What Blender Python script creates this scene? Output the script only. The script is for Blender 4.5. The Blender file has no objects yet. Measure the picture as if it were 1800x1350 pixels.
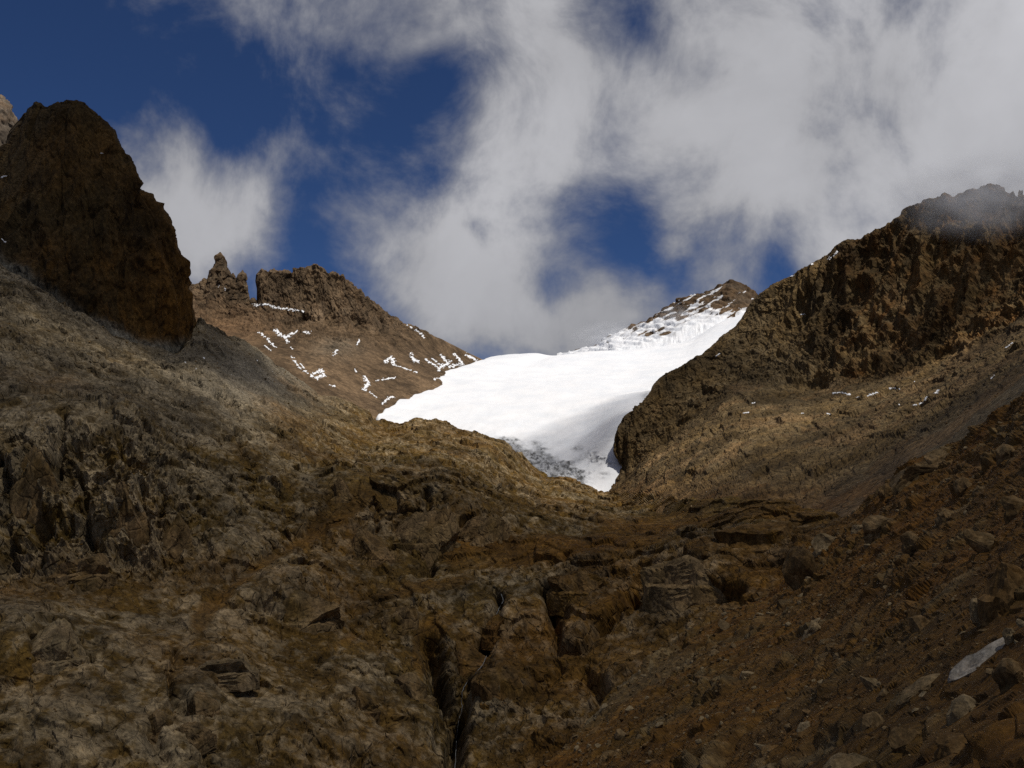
import bpy, math, random
import numpy as np

# ------------------------------------------------------------------ camera
F = 1805.0                      # focal length in photo pixels (1800 wide)
PITCH = math.radians(8.0)
sc = bpy.context.scene
cam_data = bpy.data.cameras.new("camera")
cam_data.sensor_width = 36.0
cam_data.lens = 36.0 * F / 1800.0
cam_data.clip_start = 0.5
cam_data.clip_end = 60000.0
cam = bpy.data.objects.new("camera", cam_data)
sc.collection.objects.link(cam)
cam.location = (0, 0, 0)
cam.rotation_euler = (math.pi / 2 + PITCH, 0, 0)
sc.camera = cam

# ------------------------------------------------------------------ sky and sun
SUN_EL, SUN_AZ = math.radians(65.0), math.radians(132.0)     # azimuth: clockwise from the view direction (+Y) to the right
SUN_DIR = np.array([math.sin(SUN_AZ) * math.cos(SUN_EL), math.cos(SUN_AZ) * math.cos(SUN_EL), math.sin(SUN_EL)])


def pix_dir(px, py):
    yu = (675.0 - py) / F
    v = np.array([(px - 900.0) / F, math.cos(PITCH) - yu * math.sin(PITCH), math.sin(PITCH) + yu * math.cos(PITCH)])
    return v / np.linalg.norm(v)


world = bpy.data.worlds.new("World")
sc.world = world
world.use_nodes = True
wn, wl = world.node_tree.nodes, world.node_tree.links
wn.clear()


def wnode(kind, **kw):
    n = wn.new(kind)
    for k, v in kw.items():
        setattr(n, k, v)
    return n


def wmath(op, a, b=None, c=None, clamp=False):
    n = wnode("ShaderNodeMath", operation=op, use_clamp=clamp)
    for i, v in enumerate((a, b, c)):
        if v is None:
            continue
        if isinstance(v, (int, float)):
            n.inputs[i].default_value = v
        else:
            wl.new(v, n.inputs[i])
    return n.outputs[0]


sky = wnode("ShaderNodeTexSky", sky_type="NISHITA", sun_disc=False)
sky.sun_elevation = SUN_EL
sky.sun_rotation = SUN_AZ
sky.altitude = 4300.0
sky.air_density = 1.0
sky.dust_density = 0.2
sky.ozone_density = 2.5
tc = wnode("ShaderNodeTexCoord")
direction = tc.outputs["Generated"]
warp_noise = wnode("ShaderNodeTexNoise")
warp_noise.inputs["Scale"].default_value = 7.0
warp_noise.inputs["Detail"].default_value = 6.0
warp_noise.inputs["Roughness"].default_value = 0.6
wl.new(direction, warp_noise.inputs["Vector"])
wsub = wnode("ShaderNodeVectorMath", operation="SUBTRACT")
wl.new(warp_noise.outputs["Color"], wsub.inputs[0])
wsub.inputs[1].default_value = (0.5, 0.5, 0.5)
wsc = wnode("ShaderNodeVectorMath", operation="SCALE")
wl.new(wsub.outputs[0], wsc.inputs[0])
wsc.inputs["Scale"].default_value = 0.085
wadd = wnode("ShaderNodeVectorMath", operation="ADD")
wl.new(direction, wadd.inputs[0])
wl.new(wsc.outputs[0], wadd.inputs[1])
wnorm = wnode("ShaderNodeVectorMath", operation="NORMALIZE")
wl.new(wadd.outputs[0], wnorm.inputs[0])
warped = wnorm.outputs[0]

fbm_n = wnode("ShaderNodeTexNoise")
fbm_n.inputs["Scale"].default_value = 7.5
fbm_n.inputs["Detail"].default_value = 12.0
fbm_n.inputs["Roughness"].default_value = 0.6
fbm_n.inputs["Distortion"].default_value = 0.3
wl.new(direction, fbm_n.inputs["Vector"])
cover = wmath("MULTIPLY_ADD", fbm_n.outputs["Fac"], 4.6, -2.28)
# banks of cloud and the blue gaps between them (direction, angular radius, weight)
CLOUD_BANKS = [
    (1580, 200, 300, 0.60), (1260, 230, 150, 0.42), (1760, 380, 200, 0.25), (1820, 60, 260, 0.20), (1040, 150, 90, 0.45), (1350, 60, 120, 0.3), (1020, 250, 110, 0.38), (930, 110, 60, 0.2),
    (900, 290, 90, 0.28), (820, 400, 90, 0.45), (690, 390, 60, 0.48), (620, 410, 60, 0.35), (920, 460, 90, 0.32), (1010, 550, 80, 0.50), (1120, 520, 55, 0.45), (780, 500, 70, 0.45), (900, 600, 80, 0.50), (760, 600, 80, 0.4), (1040, 600, 60, 0.45),
    (300, 260, 60, 0.55), (390, 320, 80, 0.50), (290, 370, 80, 0.60), (360, 440, 90, 0.55), (260, 460, 80, 0.45), (440, 390, 50, 0.35), (560, 60, 90, 0.42), (640, 90, 75, 0.28), (490, 60, 60, 0.22), (560, 140, 60, 0.15), (560, 240, 90, -0.18), (470, 170, 60, -0.15), (640, 190, 60, -0.1), (840, 15, 80, 0.42), (960, 20, 60, 0.25), (730, 30, 60, 0.2),
    (1205, 390, 36, 0.55), (1198, 445, 20, 0.60), (1330, 340, 70, 0.35), (500, 250, 60, 0.30), (560, 280, 50, 0.25), (740, 260, 40, 0.25), (2100, 300, 320, 0.3),
    (120, 80, 210, -0.8), (-150, 150, 260, -0.5), (750, 190, 60, -0.35), (660, 250, 60, -0.35), (530, 350, 45, -0.40), (1090, 45, 60, -0.75), (830, 410, 18, -0.8), (700, 320, 50, -0.3),
    (1290, 455, 75, -0.65), (1110, 400, 60, -0.5), (1150, 440, 50, -0.3), (560, 480, 70, -0.40), (500, 430, 50, -0.35), (1000, 400, 50, -0.35), (960, 515, 28, -0.45), (650, 530, 60, -0.40), (420, 190, 70, -0.40),
    (1060, 460, 40, -0.40), (720, 110, 90, -0.26), (620, 230, 80, -0.28), (800, 210, 70, -0.2), (600, 380, 60, 0.25), (540, 260, 50, 0.2), (700, 60, 60, 0.15), (1240, 110, 40, -0.35), (1390, 450, 50, -0.45), (770, 320, 40, -0.35), (830, 120, 60, -0.3), (1180, 490, 40, -0.5), (640, 580, 50, -0.2),
]
acc = cover
for px, py, rad, wgt in CLOUD_BANKS:
    dot = wnode("ShaderNodeVectorMath", operation="DOT_PRODUCT")
    wl.new(warped, dot.inputs[0])
    dot.inputs[1].default_value = tuple(pix_dir(px, py))
    k = 1.0 / (rad / F) ** 2
    e = wmath("EXPONENT", wmath("MULTIPLY_ADD", dot.outputs["Value"], k, -k))
    acc = wmath("MULTIPLY_ADD", e, wgt, acc)
mr = wnode("ShaderNodeMapRange", interpolation_type="SMOOTHSTEP")
wl.new(acc, mr.inputs["Value"])
mr.inputs["From Min"].default_value = -0.60
mr.inputs["From Max"].default_value = 1.15
cloud_mask = mr.outputs["Result"]
skymul = wnode("ShaderNodeMix", data_type="RGBA", blend_type="MULTIPLY")
skymul.inputs["Factor"].default_value = 1.0
wl.new(sky.outputs["Color"], skymul.inputs["A"])
skymul.inputs["B"].default_value = (0.31, 0.42, 0.60, 1)
bright_n = wnode("ShaderNodeTexNoise")
bright_n.inputs["Scale"].default_value = 4.0
bright_n.inputs["Detail"].default_value = 6.0
wl.new(warped, bright_n.inputs["Vector"])
# cloud brightness: thick banks brighter, towards the sun brighter
sdot = wnode("ShaderNodeVectorMath", operation="DOT_PRODUCT")
wl.new(direction, sdot.inputs[0])
sdot.inputs[1].default_value = tuple(SUN_DIR)
glow = wmath("MULTIPLY_ADD", sdot.outputs["Value"], 0.22, 0.78)
cb = wmath("MULTIPLY", wmath("MULTIPLY_ADD", bright_n.outputs["Fac"], 1.1, 0.45), glow)
thick = wnode("ShaderNodeMapRange", interpolation_type="SMOOTHSTEP")
wl.new(acc, thick.inputs["Value"])
thick.inputs["From Min"].default_value = 0.0
thick.inputs["From Max"].default_value = 1.5
thick.inputs["To Min"].default_value = 0.82
thick.inputs["To Max"].default_value = 1.18
cb = wmath("MULTIPLY", cb, thick.outputs["Result"])
ccol = wnode("ShaderNodeVectorMath", operation="SCALE")
ccol.inputs[0].default_value = (5.5, 5.5, 5.75)
wl.new(cb, ccol.inputs["Scale"])
cmix = wnode("ShaderNodeMix", data_type="RGBA")
wl.new(wmath("MULTIPLY", cloud_mask, 0.96), cmix.inputs["Factor"])
wl.new(skymul.outputs["Result"], cmix.inputs["A"])
wl.new(ccol.outputs[0], cmix.inputs["B"])
bg = wnode("ShaderNodeBackground")
bg.inputs["Strength"].default_value = 0.085
wl.new(cmix.outputs["Result"], bg.inputs["Color"])
wo = wnode("ShaderNodeOutputWorld")
wl.new(bg.outputs[0], wo.inputs["Surface"])

sun_data = bpy.data.lights.new("sun", "SUN")
sun_data.energy = 3.9
sun_data.angle = math.radians(0.55)
sun_data.color = (1.0, 0.95, 0.87)
sun = bpy.data.objects.new("sun", sun_data)
sc.collection.objects.link(sun)
from mathutils import Vector
sun.rotation_euler = Vector(SUN_DIR).to_track_quat("Z", "Y").to_euler()
sun.location = (0, 0, 3000)

sc.view_settings.view_transform = "Standard"
sc.view_settings.look = "None"
sc.view_settings.exposure = 0.0
sc.view_settings.gamma = 1.0
sc.view_settings.use_curve_mapping = False
sc.cycles.use_denoising = False
sc.cycles.max_bounces = 5
sc.cycles.diffuse_bounces = 3
sc.cycles.glossy_bounces = 2
sc.cycles.transparent_max_bounces = 16
sc.cycles.volume_bounces = 1
sc.cycles.volume_step_rate = 1.0

# ------------------------------------------------------------------ numeric helpers
f32 = np.float32


def pos(px, py, d):
    """photo pixel and forward distance in metres -> point"""
    px, py, d = np.asarray(px, float), np.asarray(py, float), np.asarray(d, float)
    yu = (675.0 - py) / F
    yf = math.cos(PITCH) - yu * math.sin(PITCH)
    return np.stack([d * (px - 900.0) / F / yf, d * np.ones_like(px), d * (math.sin(PITCH) + yu * math.cos(PITCH)) / yf], -1)


def to_pix(P):
    c, s = math.cos(PITCH), math.sin(PITCH)
    fw = P[..., 1] * c + P[..., 2] * s
    up = -P[..., 1] * s + P[..., 2] * c
    return 900.0 + F * P[..., 0] / fw, 675.0 - F * up / fw


def _hash(ix, iy, iz, seed):
    h = ix.astype(np.uint32) * np.uint32(374761393) + iy.astype(np.uint32) * np.uint32(668265263) + iz.astype(np.uint32) * np.uint32(2147483647 - 58) + np.uint32((seed * 1274126177) & 0xFFFFFFFF)
    h = (h ^ (h >> np.uint32(13))) * np.uint32(1274126177)
    h = (h ^ (h >> np.uint32(16))) * np.uint32(2246822519)
    return h ^ (h >> np.uint32(15))


def noise(Q, seed=0):
    """gradient noise, about -1..1"""
    Q = Q.astype(f32)
    fl = np.floor(Q)
    I = fl.astype(np.int32)
    T = Q - fl
    W = T * T * T * (T * (T * 6 - 15) + 10)
    out = np.zeros(Q.shape[:-1], f32)
    for dx in (0, 1):
        wx = W[..., 0] if dx else 1 - W[..., 0]
        for dy in (0, 1):
            wy = W[..., 1] if dy else 1 - W[..., 1]
            for dz in (0, 1):
                wz = W[..., 2] if dz else 1 - W[..., 2]
                h = _hash(I[..., 0] + dx, I[..., 1] + dy, I[..., 2] + dz, seed)
                g = ((h & 1023).astype(f32) / 511.5 - 1) * (T[..., 0] - dx) + (((h >> np.uint32(10)) & 1023).astype(f32) / 511.5 - 1) * (T[..., 1] - dy) + (((h >> np.uint32(20)) & 1023).astype(f32) / 511.5 - 1) * (T[..., 2] - dz)
                out += wx * wy * wz * g
    return out * 1.4


def fbm(Q, octaves, seed=0, gain=0.5, lac=2.07):
    a, tot, out = 1.0, 0.0, 0
    for o in range(octaves):
        out = out + a * noise(Q * (lac ** o) + 17.3 * o, seed + o)
        tot += a
        a *= gain
    return out / tot ** 0.8


def ridged(Q, octaves, seed=0, gain=0.55, lac=2.1):
    a, tot, out, prev = 1.0, 0.0, 0, 1.0
    for o in range(octaves):
        n = 1 - np.abs(noise(Q * (lac ** o) + 31.7 * o, seed + o)) * 1.5
        n = n * np.abs(n)
        out = out + a * n * prev
        prev = np.clip(n * 1.2, 0, 1)
        tot += a
        a *= gain
    return out / tot


def blocks(Q, seed=0):
    """Voronoi blocks: per-block offset with a tilt (-1..1), block random 0..1, distance to the joint"""
    Q = Q.astype(f32)
    fl = np.floor(Q)
    I = fl.astype(np.int32)
    T = Q - fl
    best = np.full(Q.shape[:-1], 9.0, f32)
    second = best.copy()
    rnd = np.zeros_like(best)
    v1 = np.zeros_like(best)
    v2 = np.zeros_like(best)
    for dx in (-1, 0, 1):
        for dy in (-1, 0, 1):
            for dz in (-1, 0, 1):
                h = _hash(I[..., 0] + dx, I[..., 1] + dy, I[..., 2] + dz, seed)
                ex = (h & 1023).astype(f32) / 1023 + dx - T[..., 0]
                ey = ((h >> np.uint32(10)) & 1023).astype(f32) / 1023 + dy - T[..., 1]
                ez = ((h >> np.uint32(20)) & 1023).astype(f32) / 1023 + dz - T[..., 2]
                dd = ex * ex + ey * ey + ez * ez
                h2 = (h * np.uint32(2654435761)) >> np.uint32(8)
                r = (h2 & 255).astype(f32) / 255
                val = (r * 2 - 1) * 0.6 + 0.9 * (ex * (r * 2 - 1) + ey * (((h2 >> np.uint32(8)) & 255).astype(f32) / 127.5 - 1) + ez * (0.7 - r))
                closer = dd < best
                nextc = (~closer) & (dd < second)
                v2 = np.where(closer, v1, np.where(nextc, val, v2))
                second = np.where(closer, best, np.where(nextc, dd, second))
                v1 = np.where(closer, val, v1)
                best = np.where(closer, dd, best)
                rnd = np.where(closer, r, rnd)
    e = np.sqrt(second) - np.sqrt(best)
    w = 0.5 + 0.5 * sstep(0.0, 0.07, e)                       # the joint is a short ramp, not a jump
    return v1 * w + v2 * (1 - w), rnd, e


def sstep(a, b, x):
    t = np.clip((x - a) / (b - a), 0, 1)
    return t * t * (3 - 2 * t)


def pchip(xk, yk, x):
    xk, yk = np.asarray(xk, float), np.asarray(yk, float)
    if len(xk) == 2:
        return np.interp(x, xk, yk)
    h = np.diff(xk)
    dl = np.diff(yk) / h
    m = np.zeros(len(xk))
    for i in range(1, len(xk) - 1):
        if dl[i - 1] * dl[i] > 0:
            w1, w2 = 2 * h[i] + h[i - 1], h[i] + 2 * h[i - 1]
            m[i] = (w1 + w2) / (w1 / dl[i - 1] + w2 / dl[i])
    m[0], m[-1] = dl[0], dl[-1]
    x = np.clip(x, xk[0], xk[-1])
    i = np.clip(np.searchsorted(xk, x) - 1, 0, len(xk) - 2)
    t = (x - xk[i]) / h[i]
    return ((2 * t ** 3 - 3 * t ** 2 + 1) * yk[i] + (t ** 3 - 2 * t ** 2 + t) * h[i] * m[i] + (-2 * t ** 3 + 3 * t ** 2) * yk[i + 1] + (t ** 3 - t ** 2) * h[i] * m[i + 1])


def rows_surface(rows, nu, nvs, sharp=()):
    """rows: lists of (px, py, d) or (u, px, py, d), from the far edge to the near edge -> grid of photo pixels and distances"""
    rr = [[(r[0],) + tuple(r) if len(r) == 3 else tuple(r) for r in row] for row in rows]
    u0 = max(r[0][0] for r in rr)
    u1 = min(r[-1][0] for r in rr)
    u = np.linspace(u0, u1, nu)
    cols = []
    for k, row in enumerate(rr):
        a = np.array(row, float)
        f = (lambda x, y: np.interp(u, x, y)) if k in sharp else (lambda x, y: pchip(x, y, u))
        cols.append(np.stack([f(a[:, 0], a[:, 1]), f(a[:, 0], a[:, 2]), np.exp(f(a[:, 0], np.log(a[:, 3])))], -1))
    C = np.stack(cols)                                   # rows, nu, 3
    C[..., 2] = np.log(C[..., 2])
    # monotone cubic between the rows
    dl = np.diff(C, axis=0)
    m = np.zeros_like(C)
    for i in range(1, len(C) - 1):
        ok = dl[i - 1] * dl[i] > 0
        with np.errstate(divide="ignore", invalid="ignore"):
            m[i] = np.where(ok, 2 * dl[i - 1] * dl[i] / (dl[i - 1] + dl[i]), 0)
    m[0], m[-1] = dl[0], dl[-1]
    out = []
    for i in range(len(C) - 1):
        t = np.linspace(0, 1, nvs[i], endpoint=(i == len(C) - 2))[:, None, None]
        out.append((2 * t ** 3 - 3 * t ** 2 + 1) * C[i] + (t ** 3 - 2 * t ** 2 + t) * m[i] + (-2 * t ** 3 + 3 * t ** 2) * C[i + 1] + (t ** 3 - t ** 2) * m[i + 1])
    G = np.concatenate(out)
    G[..., 2] = np.exp(G[..., 2])
    return G


def grid_normals(P, up=True):
    du = np.gradient(P, axis=1)
    dv = np.gradient(P, axis=0)
    N = np.cross(du, dv)
    N /= np.linalg.norm(N, axis=-1, keepdims=True) + 1e-9
    # face the camera side
    s = np.sign(np.sum(-N * P, -1).mean())
    return N * s


def link(o):
    sc.collection.objects.link(o)
    return o


def mesh_np(name, V, Fq, material, zone=None, smooth=True):
    """one mesh from numpy arrays; Fq: (n,4) or (n,3) vertex indices"""
    me = bpy.data.meshes.new(name)
    V = np.ascontiguousarray(V, f32)
    Fq = np.ascontiguousarray(Fq, np.int32)
    n = Fq.shape[1]
    me.vertices.add(len(V))
    me.vertices.foreach_set("co", V.ravel())
    me.loops.add(Fq.size)
    me.loops.foreach_set("vertex_index", Fq.ravel())
    me.polygons.add(len(Fq))
    me.polygons.foreach_set("loop_start", np.arange(0, Fq.size, n, dtype=np.int32))
    me.polygons.foreach_set("loop_total", np.full(len(Fq), n, np.int32))
    me.polygons.foreach_set("use_smooth", np.full(len(Fq), smooth, bool))
    me.update(calc_edges=True)
    if zone is not None:
        at = me.color_attributes.new("zone", "FLOAT_COLOR", "POINT")
        z = np.ones((len(V), 4), f32)
        z[:, :zone.shape[-1]] = np.clip(zone.reshape(-1, zone.shape[-1]), 0, 1)
        at.data.foreach_set("color", z.ravel())
    me.materials.append(material)
    return me


def grid_faces(nv, nu, keep=None, flip=False):
    i = np.arange(nv * nu).reshape(nv, nu)
    q = np.stack([i[:-1, :-1], i[1:, :-1], i[1:, 1:], i[:-1, 1:]], -1)
    if keep is not None:
        q = q[keep]
    q = q.reshape(-1, 4)
    return q[:, ::-1] if flip else q


def obj(name, me, parent=None, **props):
    o = link(bpy.data.objects.new(name, me))
    if parent is not None:
        o.parent = parent
    for k, v in props.items():
        o[k] = v
    return o


def tag(o, label, category=None, group=None, kind=None):
    o["label"] = label
    if category:
        o["category"] = category
    if group:
        o["group"] = group
    if kind:
        o["kind"] = kind
    return o


# ------------------------------------------------------------------ materials
def mat_base(name):
    m = bpy.data.materials.new(name)
    m.use_nodes = True
    nt = m.node_tree
    bs = nt.nodes["Principled BSDF"]
    bs.inputs["Roughness"].default_value = 0.95
    bs.inputs["Specular IOR Level"].default_value = 0.15
    return m, nt, bs


def nd(nt, kind, **kw):
    n = nt.nodes.new(kind)
    for k, v in kw.items():
        setattr(n, k, v)
    return n


def mixc(nt, fac, a, b, blend="MIX"):
    n = nd(nt, "ShaderNodeMix", data_type="RGBA", blend_type=blend)
    for s, v in (("Factor", fac), ("A", a), ("B", b)):
        if isinstance(v, (int, float)):
            n.inputs[s].default_value = v
        elif isinstance(v, tuple):
            n.inputs[s].default_value = v if len(v) == 4 else v + (1.0,)
        else:
            nt.links.new(v, n.inputs[s])
    return n.outputs["Result"]


def tex(nt, scale, detail=6.0, rough=0.6, stretch=(1, 1, 1), offset=0.0, kind="noise", dist=0.0):
    co = nd(nt, "ShaderNodeTexCoord")
    mp = nd(nt, "ShaderNodeMapping")
    mp.inputs["Scale"].default_value = stretch
    mp.inputs["Location"].default_value = (offset, offset * 1.7, offset * 0.6)
    nt.links.new(co.outputs["Object"], mp.inputs["Vector"])
    if kind == "noise":
        t = nd(nt, "ShaderNodeTexNoise")
        t.inputs["Detail"].default_value = detail
        t.inputs["Roughness"].default_value = rough
        t.inputs["Distortion"].default_value = dist
    else:
        t = nd(nt, "ShaderNodeTexVoronoi")
    t.inputs["Scale"].default_value = scale
    nt.links.new(mp.outputs[0], t.inputs["Vector"])
    return t


def ramp(nt, sock, a, b, lo=0.0, hi=1.0):
    r = nd(nt, "ShaderNodeMapRange", interpolation_type="SMOOTHSTEP")
    r.inputs["From Min"].default_value = a
    r.inputs["From Max"].default_value = b
    r.inputs["To Min"].default_value = lo
    r.inputs["To Max"].default_value = hi
    nt.links.new(sock, r.inputs["Value"])
    return r.outputs["Result"]


BROWN = (0.105, 0.064, 0.018)
PALE = (0.205, 0.160, 0.090)
RUST = (0.125, 0.056, 0.010)
GREY = (0.160, 0.145, 0.110)
DARK = (0.030, 0.023, 0.014)


def rock_mat(name, size, brown=BROWN, pale=PALE, rust=RUST, grey=GREY, stretch=(1, 1, 0.45), contrast=1.0, bump=0.6, joints=0.0):
    """size: metres spanned by about one photo pixel. zone attribute: R pale rock, G rust, B grey slab"""
    m, nt, bs = mat_base(name)
    at = nd(nt, "ShaderNodeAttribute", attribute_name="zone")
    sep = nd(nt, "ShaderNodeSeparateColor")
    nt.links.new(at.outputs["Color"], sep.inputs[0])
    n_big = tex(nt, 1 / (60 * size), 7, 0.62, stretch, 3.1)
    n_mid = tex(nt, 1 / (14 * size), 8, 0.72, stretch, 11.7)
    n_fin = tex(nt, 1 / (3.2 * size), 8, 0.78, (1, 1, 0.7), 5.3)
    col = mixc(nt, ramp(nt, n_mid.outputs["Fac"], 0.36, 0.66), tuple(c * 0.55 for c in brown), tuple(c * 1.3 for c in brown))
    palec = mixc(nt, ramp(nt, n_mid.outputs["Fac"], 0.35, 0.7), tuple(c * 0.62 for c in pale), tuple(c * 1.25 for c in pale))
    col = mixc(nt, sep.outputs["Red"], col, palec)
    greyc = mixc(nt, ramp(nt, n_fin.outputs["Fac"], 0.35, 0.65), tuple(c * 0.7 for c in grey), tuple(c * 1.2 for c in grey))
    col = mixc(nt, sep.outputs["Blue"], col, greyc)
    rustc = mixc(nt, ramp(nt, n_mid.outputs["Fac"], 0.35, 0.65), tuple(c * 0.6 for c in rust), tuple(c * 1.3 for c in rust))
    col = mixc(nt, sep.outputs["Green"], col, rustc)
    # mottling, from large stains to single stones
    v = ramp(nt, n_big.outputs["Fac"], 0.3, 0.7, 1 - 0.35 * contrast, 1 + 0.3 * contrast)
    w = ramp(nt, n_fin.outputs["Fac"], 0.3, 0.7, 1 - 0.45 * contrast, 1 + 0.45 * contrast)
    mu = nd(nt, "ShaderNodeMath", operation="MULTIPLY")
    nt.links.new(v, mu.inputs[0])
    nt.links.new(w, mu.inputs[1])
    sc_ = nd(nt, "ShaderNodeVectorMath", operation="SCALE")
    nt.links.new(col, sc_.inputs[0])
    nt.links.new(mu.outputs[0], sc_.inputs["Scale"])
    nt.links.new(sc_.outputs[0], bs.inputs["Base Color"])
    bmp = nd(nt, "ShaderNodeBump")
    bmp.inputs["Strength"].default_value = bump
    bmp.inputs["Distance"].default_value = 2.2 * size
    nt.links.new(n_fin.outputs["Fac"], bmp.inputs["Height"])
    if joints:                                                # fine joints that part the rock into blocks
        vo = tex(nt, 1 / (11 * size), kind="voronoi", stretch=(1, 0.8, 0.6), offset=2.2)
        vo.feature = "DISTANCE_TO_EDGE"
        b2 = nd(nt, "ShaderNodeBump")
        b2.inputs["Strength"].default_value = joints
        b2.inputs["Distance"].default_value = 2.5 * size
        nt.links.new(ramp(nt, vo.outputs["Distance"], 0.0, 0.09), b2.inputs["Height"])
        nt.links.new(bmp.outputs[0], b2.inputs["Normal"])
        bmp = b2
    nt.links.new(bmp.outputs[0], bs.inputs["Normal"])
    return m


def snow_mat(name, dirt=0.0, size=2.0):
    m, nt, bs = mat_base(name)
    n = tex(nt, 1 / (30 * size), 5, 0.55, (1, 1, 1))
    col = mixc(nt, ramp(nt, n.outputs["Fac"], 0.3, 0.7), (0.74, 0.76, 0.79), (0.83, 0.83, 0.84))
    at = nd(nt, "ShaderNodeAttribute", attribute_name="zone")
    sep = nd(nt, "ShaderNodeSeparateColor")
    nt.links.new(at.outputs["Color"], sep.inputs[0])
    n2 = tex(nt, 1 / (5 * size), 6, 0.7, (1, 1, 1), 4.0)
    ice = mixc(nt, ramp(nt, n2.outputs["Fac"], 0.4, 0.6), (0.10, 0.10, 0.10), (0.42, 0.43, 0.45))
    if dirt:
        col = mixc(nt, sep.outputs["Red"], col, ice)
    else:                                                     # melting rims are thin and gritty
        col = mixc(nt, sep.outputs["Red"], col, (0.26, 0.23, 0.20))
    nt.links.new(col, bs.inputs["Base Color"])
    bs.inputs["Roughness"].default_value = 0.7
    n = tex(nt, 1 / (9 * size), 6, 0.6, (1, 0.35, 1), 2.0)
    bmp = nd(nt, "ShaderNodeBump")
    bmp.inputs["Strength"].default_value = 0.5
    bmp.inputs["Distance"].default_value = 1.2 * size
    nt.links.new(n.outputs["Fac"], bmp.inputs["Height"])
    nt.links.new(bmp.outputs[0], bs.inputs["Normal"])
    return m


# ------------------------------------------------------------------ displacement of bare rock
def rock_relief(P, L, fbm_amp=0.16, ridge_amp=0.10, block_amps=(0.10, 0.10, 0.09), zs=0.5, seed=0, octaves=6, strata=0.0, ys=1.0):
    """offset along the normal (in metres) for rock whose largest forms span about L metres, and block randoms for colour"""
    Q = P * np.array([1, ys, zs])
    warp = np.stack([fbm(Q / (0.5 * L) + k * 9.1, 3, seed + 40 + k) for k in range(3)], -1)
    Qw = Q + warp * L * 0.16
    d = fbm(P * np.array([1, ys, 1]) / L, octaves, seed, 0.52) * fbm_amp * L
    d += (ridged(Qw / (0.45 * L), 6, seed + 7) - 0.45) * ridge_amp * L
    rs = []
    for k, a in enumerate(block_amps):
        s = L * 0.34 / (2.6 ** k)
        b, r, e = blocks(Qw / s, seed + 70 + k)
        d += (b * 1.1 - 0.4 * np.exp(-(e / 0.06) ** 2)) * a * s * 1.6
        rs.append(r)
    if strata:
        d += strata * L * 0.05 * np.abs(((P[..., 2] + P[..., 0] * 0.35 + warp[..., 0] * L * 0.1) / (L * 0.16)) % 1.0 - 0.5)
    return d.astype(np.float64), rs


def crag_relief(Q, L, scales=4, amp=0.22, ratio=2.3, seed=0, crack=0.5):
    """angular broken rock: tilted blocks within blocks, parted by cracks; also the block randoms, coarse to fine"""
    warp = np.stack([fbm(Q / (0.35 * L) + k * 9.1, 3, seed + 40 + k, 0.4) for k in range(3)], -1) * L * 0.09
    Qw = Q + warp
    d, rs, s = 0, [], 0.5 * L
    for k in range(scales):
        b, r, e = blocks(Qw / s, seed + 70 + k)
        d = d + (b - crack * np.exp(-(e / 0.07) ** 2)) * amp * s
        rs.append(r)
        s /= ratio
    return d.astype(np.float64), rs


def along(P, az, k):
    """coordinates squeezed along one compass direction, so that forms run out in that direction"""
    e = np.array([math.sin(math.radians(az)), math.cos(math.radians(az)), 0.0])
    return P - (1 - k) * (P @ e)[..., None] * e


def groove(G, pts, width, k=1.0):
    """0..1 profile of a cleft that runs along a polyline given in photo pixels"""
    px, py = G[..., 0], G[..., 1]
    best = np.full(px.shape, 1e9)
    for (x0, y0), (x1, y1) in zip(pts[:-1], pts[1:]):
        dx, dy = x1 - x0, y1 - y0
        t = np.clip(((px - x0) * dx + (py - y0) * dy) / (dx * dx + dy * dy), 0, 1)
        best = np.minimum(best, np.hypot(px - x0 - t * dx, py - y0 - t * dy))
    return k * np.exp(-(best / width) ** 2)


def hump(G, x, y, rx, ry):
    return np.exp(-(((G[..., 0] - x) / rx) ** 2 + ((G[..., 1] - y) / ry) ** 2))

# ================================================================== LANDFORMS
SHEETS = {}


def landform(name, rows, nu, nvs, material, relief, zone_fn, sharp=(), label=None, kind="structure", category=None, extra=None, smooth=True, forward=0.0):
    G = rows_surface(rows, nu, nvs, sharp)
    P = pos(G[..., 0], G[..., 1], G[..., 2])
    N = grid_normals(P)
    d, rs = relief(P, N, G)
    if extra is not None:
        d = d + extra(P, N, G)
    D = N
    if forward:
        D = N + forward * np.array([0, -1.0, 0])
        D = D / np.linalg.norm(D, axis=-1, keepdims=True)
    V = P + D * d[..., None]
    N2 = grid_normals(V)
    steep = 1 - np.abs(N2[..., 2])
    Z = zone_fn(P, G, d, rs, steep)
    me = mesh_np(name, V.reshape(-1, 3), grid_faces(*G.shape[:2]), material, Z, smooth)
    o = obj(name, me)
    tag(o, label, category, None, kind)
    SHEETS[name] = dict(G=G, V=V, N=N2, P=P, obj=o)
    return o


# ---- valley floor far below everything, out to the horizon
m_ground = rock_mat("valley_floor_rock", 4.0)
gx = np.linspace(-12000, 12000, 61)
X, Y = np.meshgrid(gx, gx)
PG = np.stack([X, Y, -150 + 0 * X], -1)
PG[..., 2] += fbm(PG / 1500.0, 4, 5) * 40
obj("ground", mesh_np("ground", PG.reshape(-1, 3), grid_faces(61, 61), m_ground, np.zeros((61, 61, 3))), kind="structure")

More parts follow.
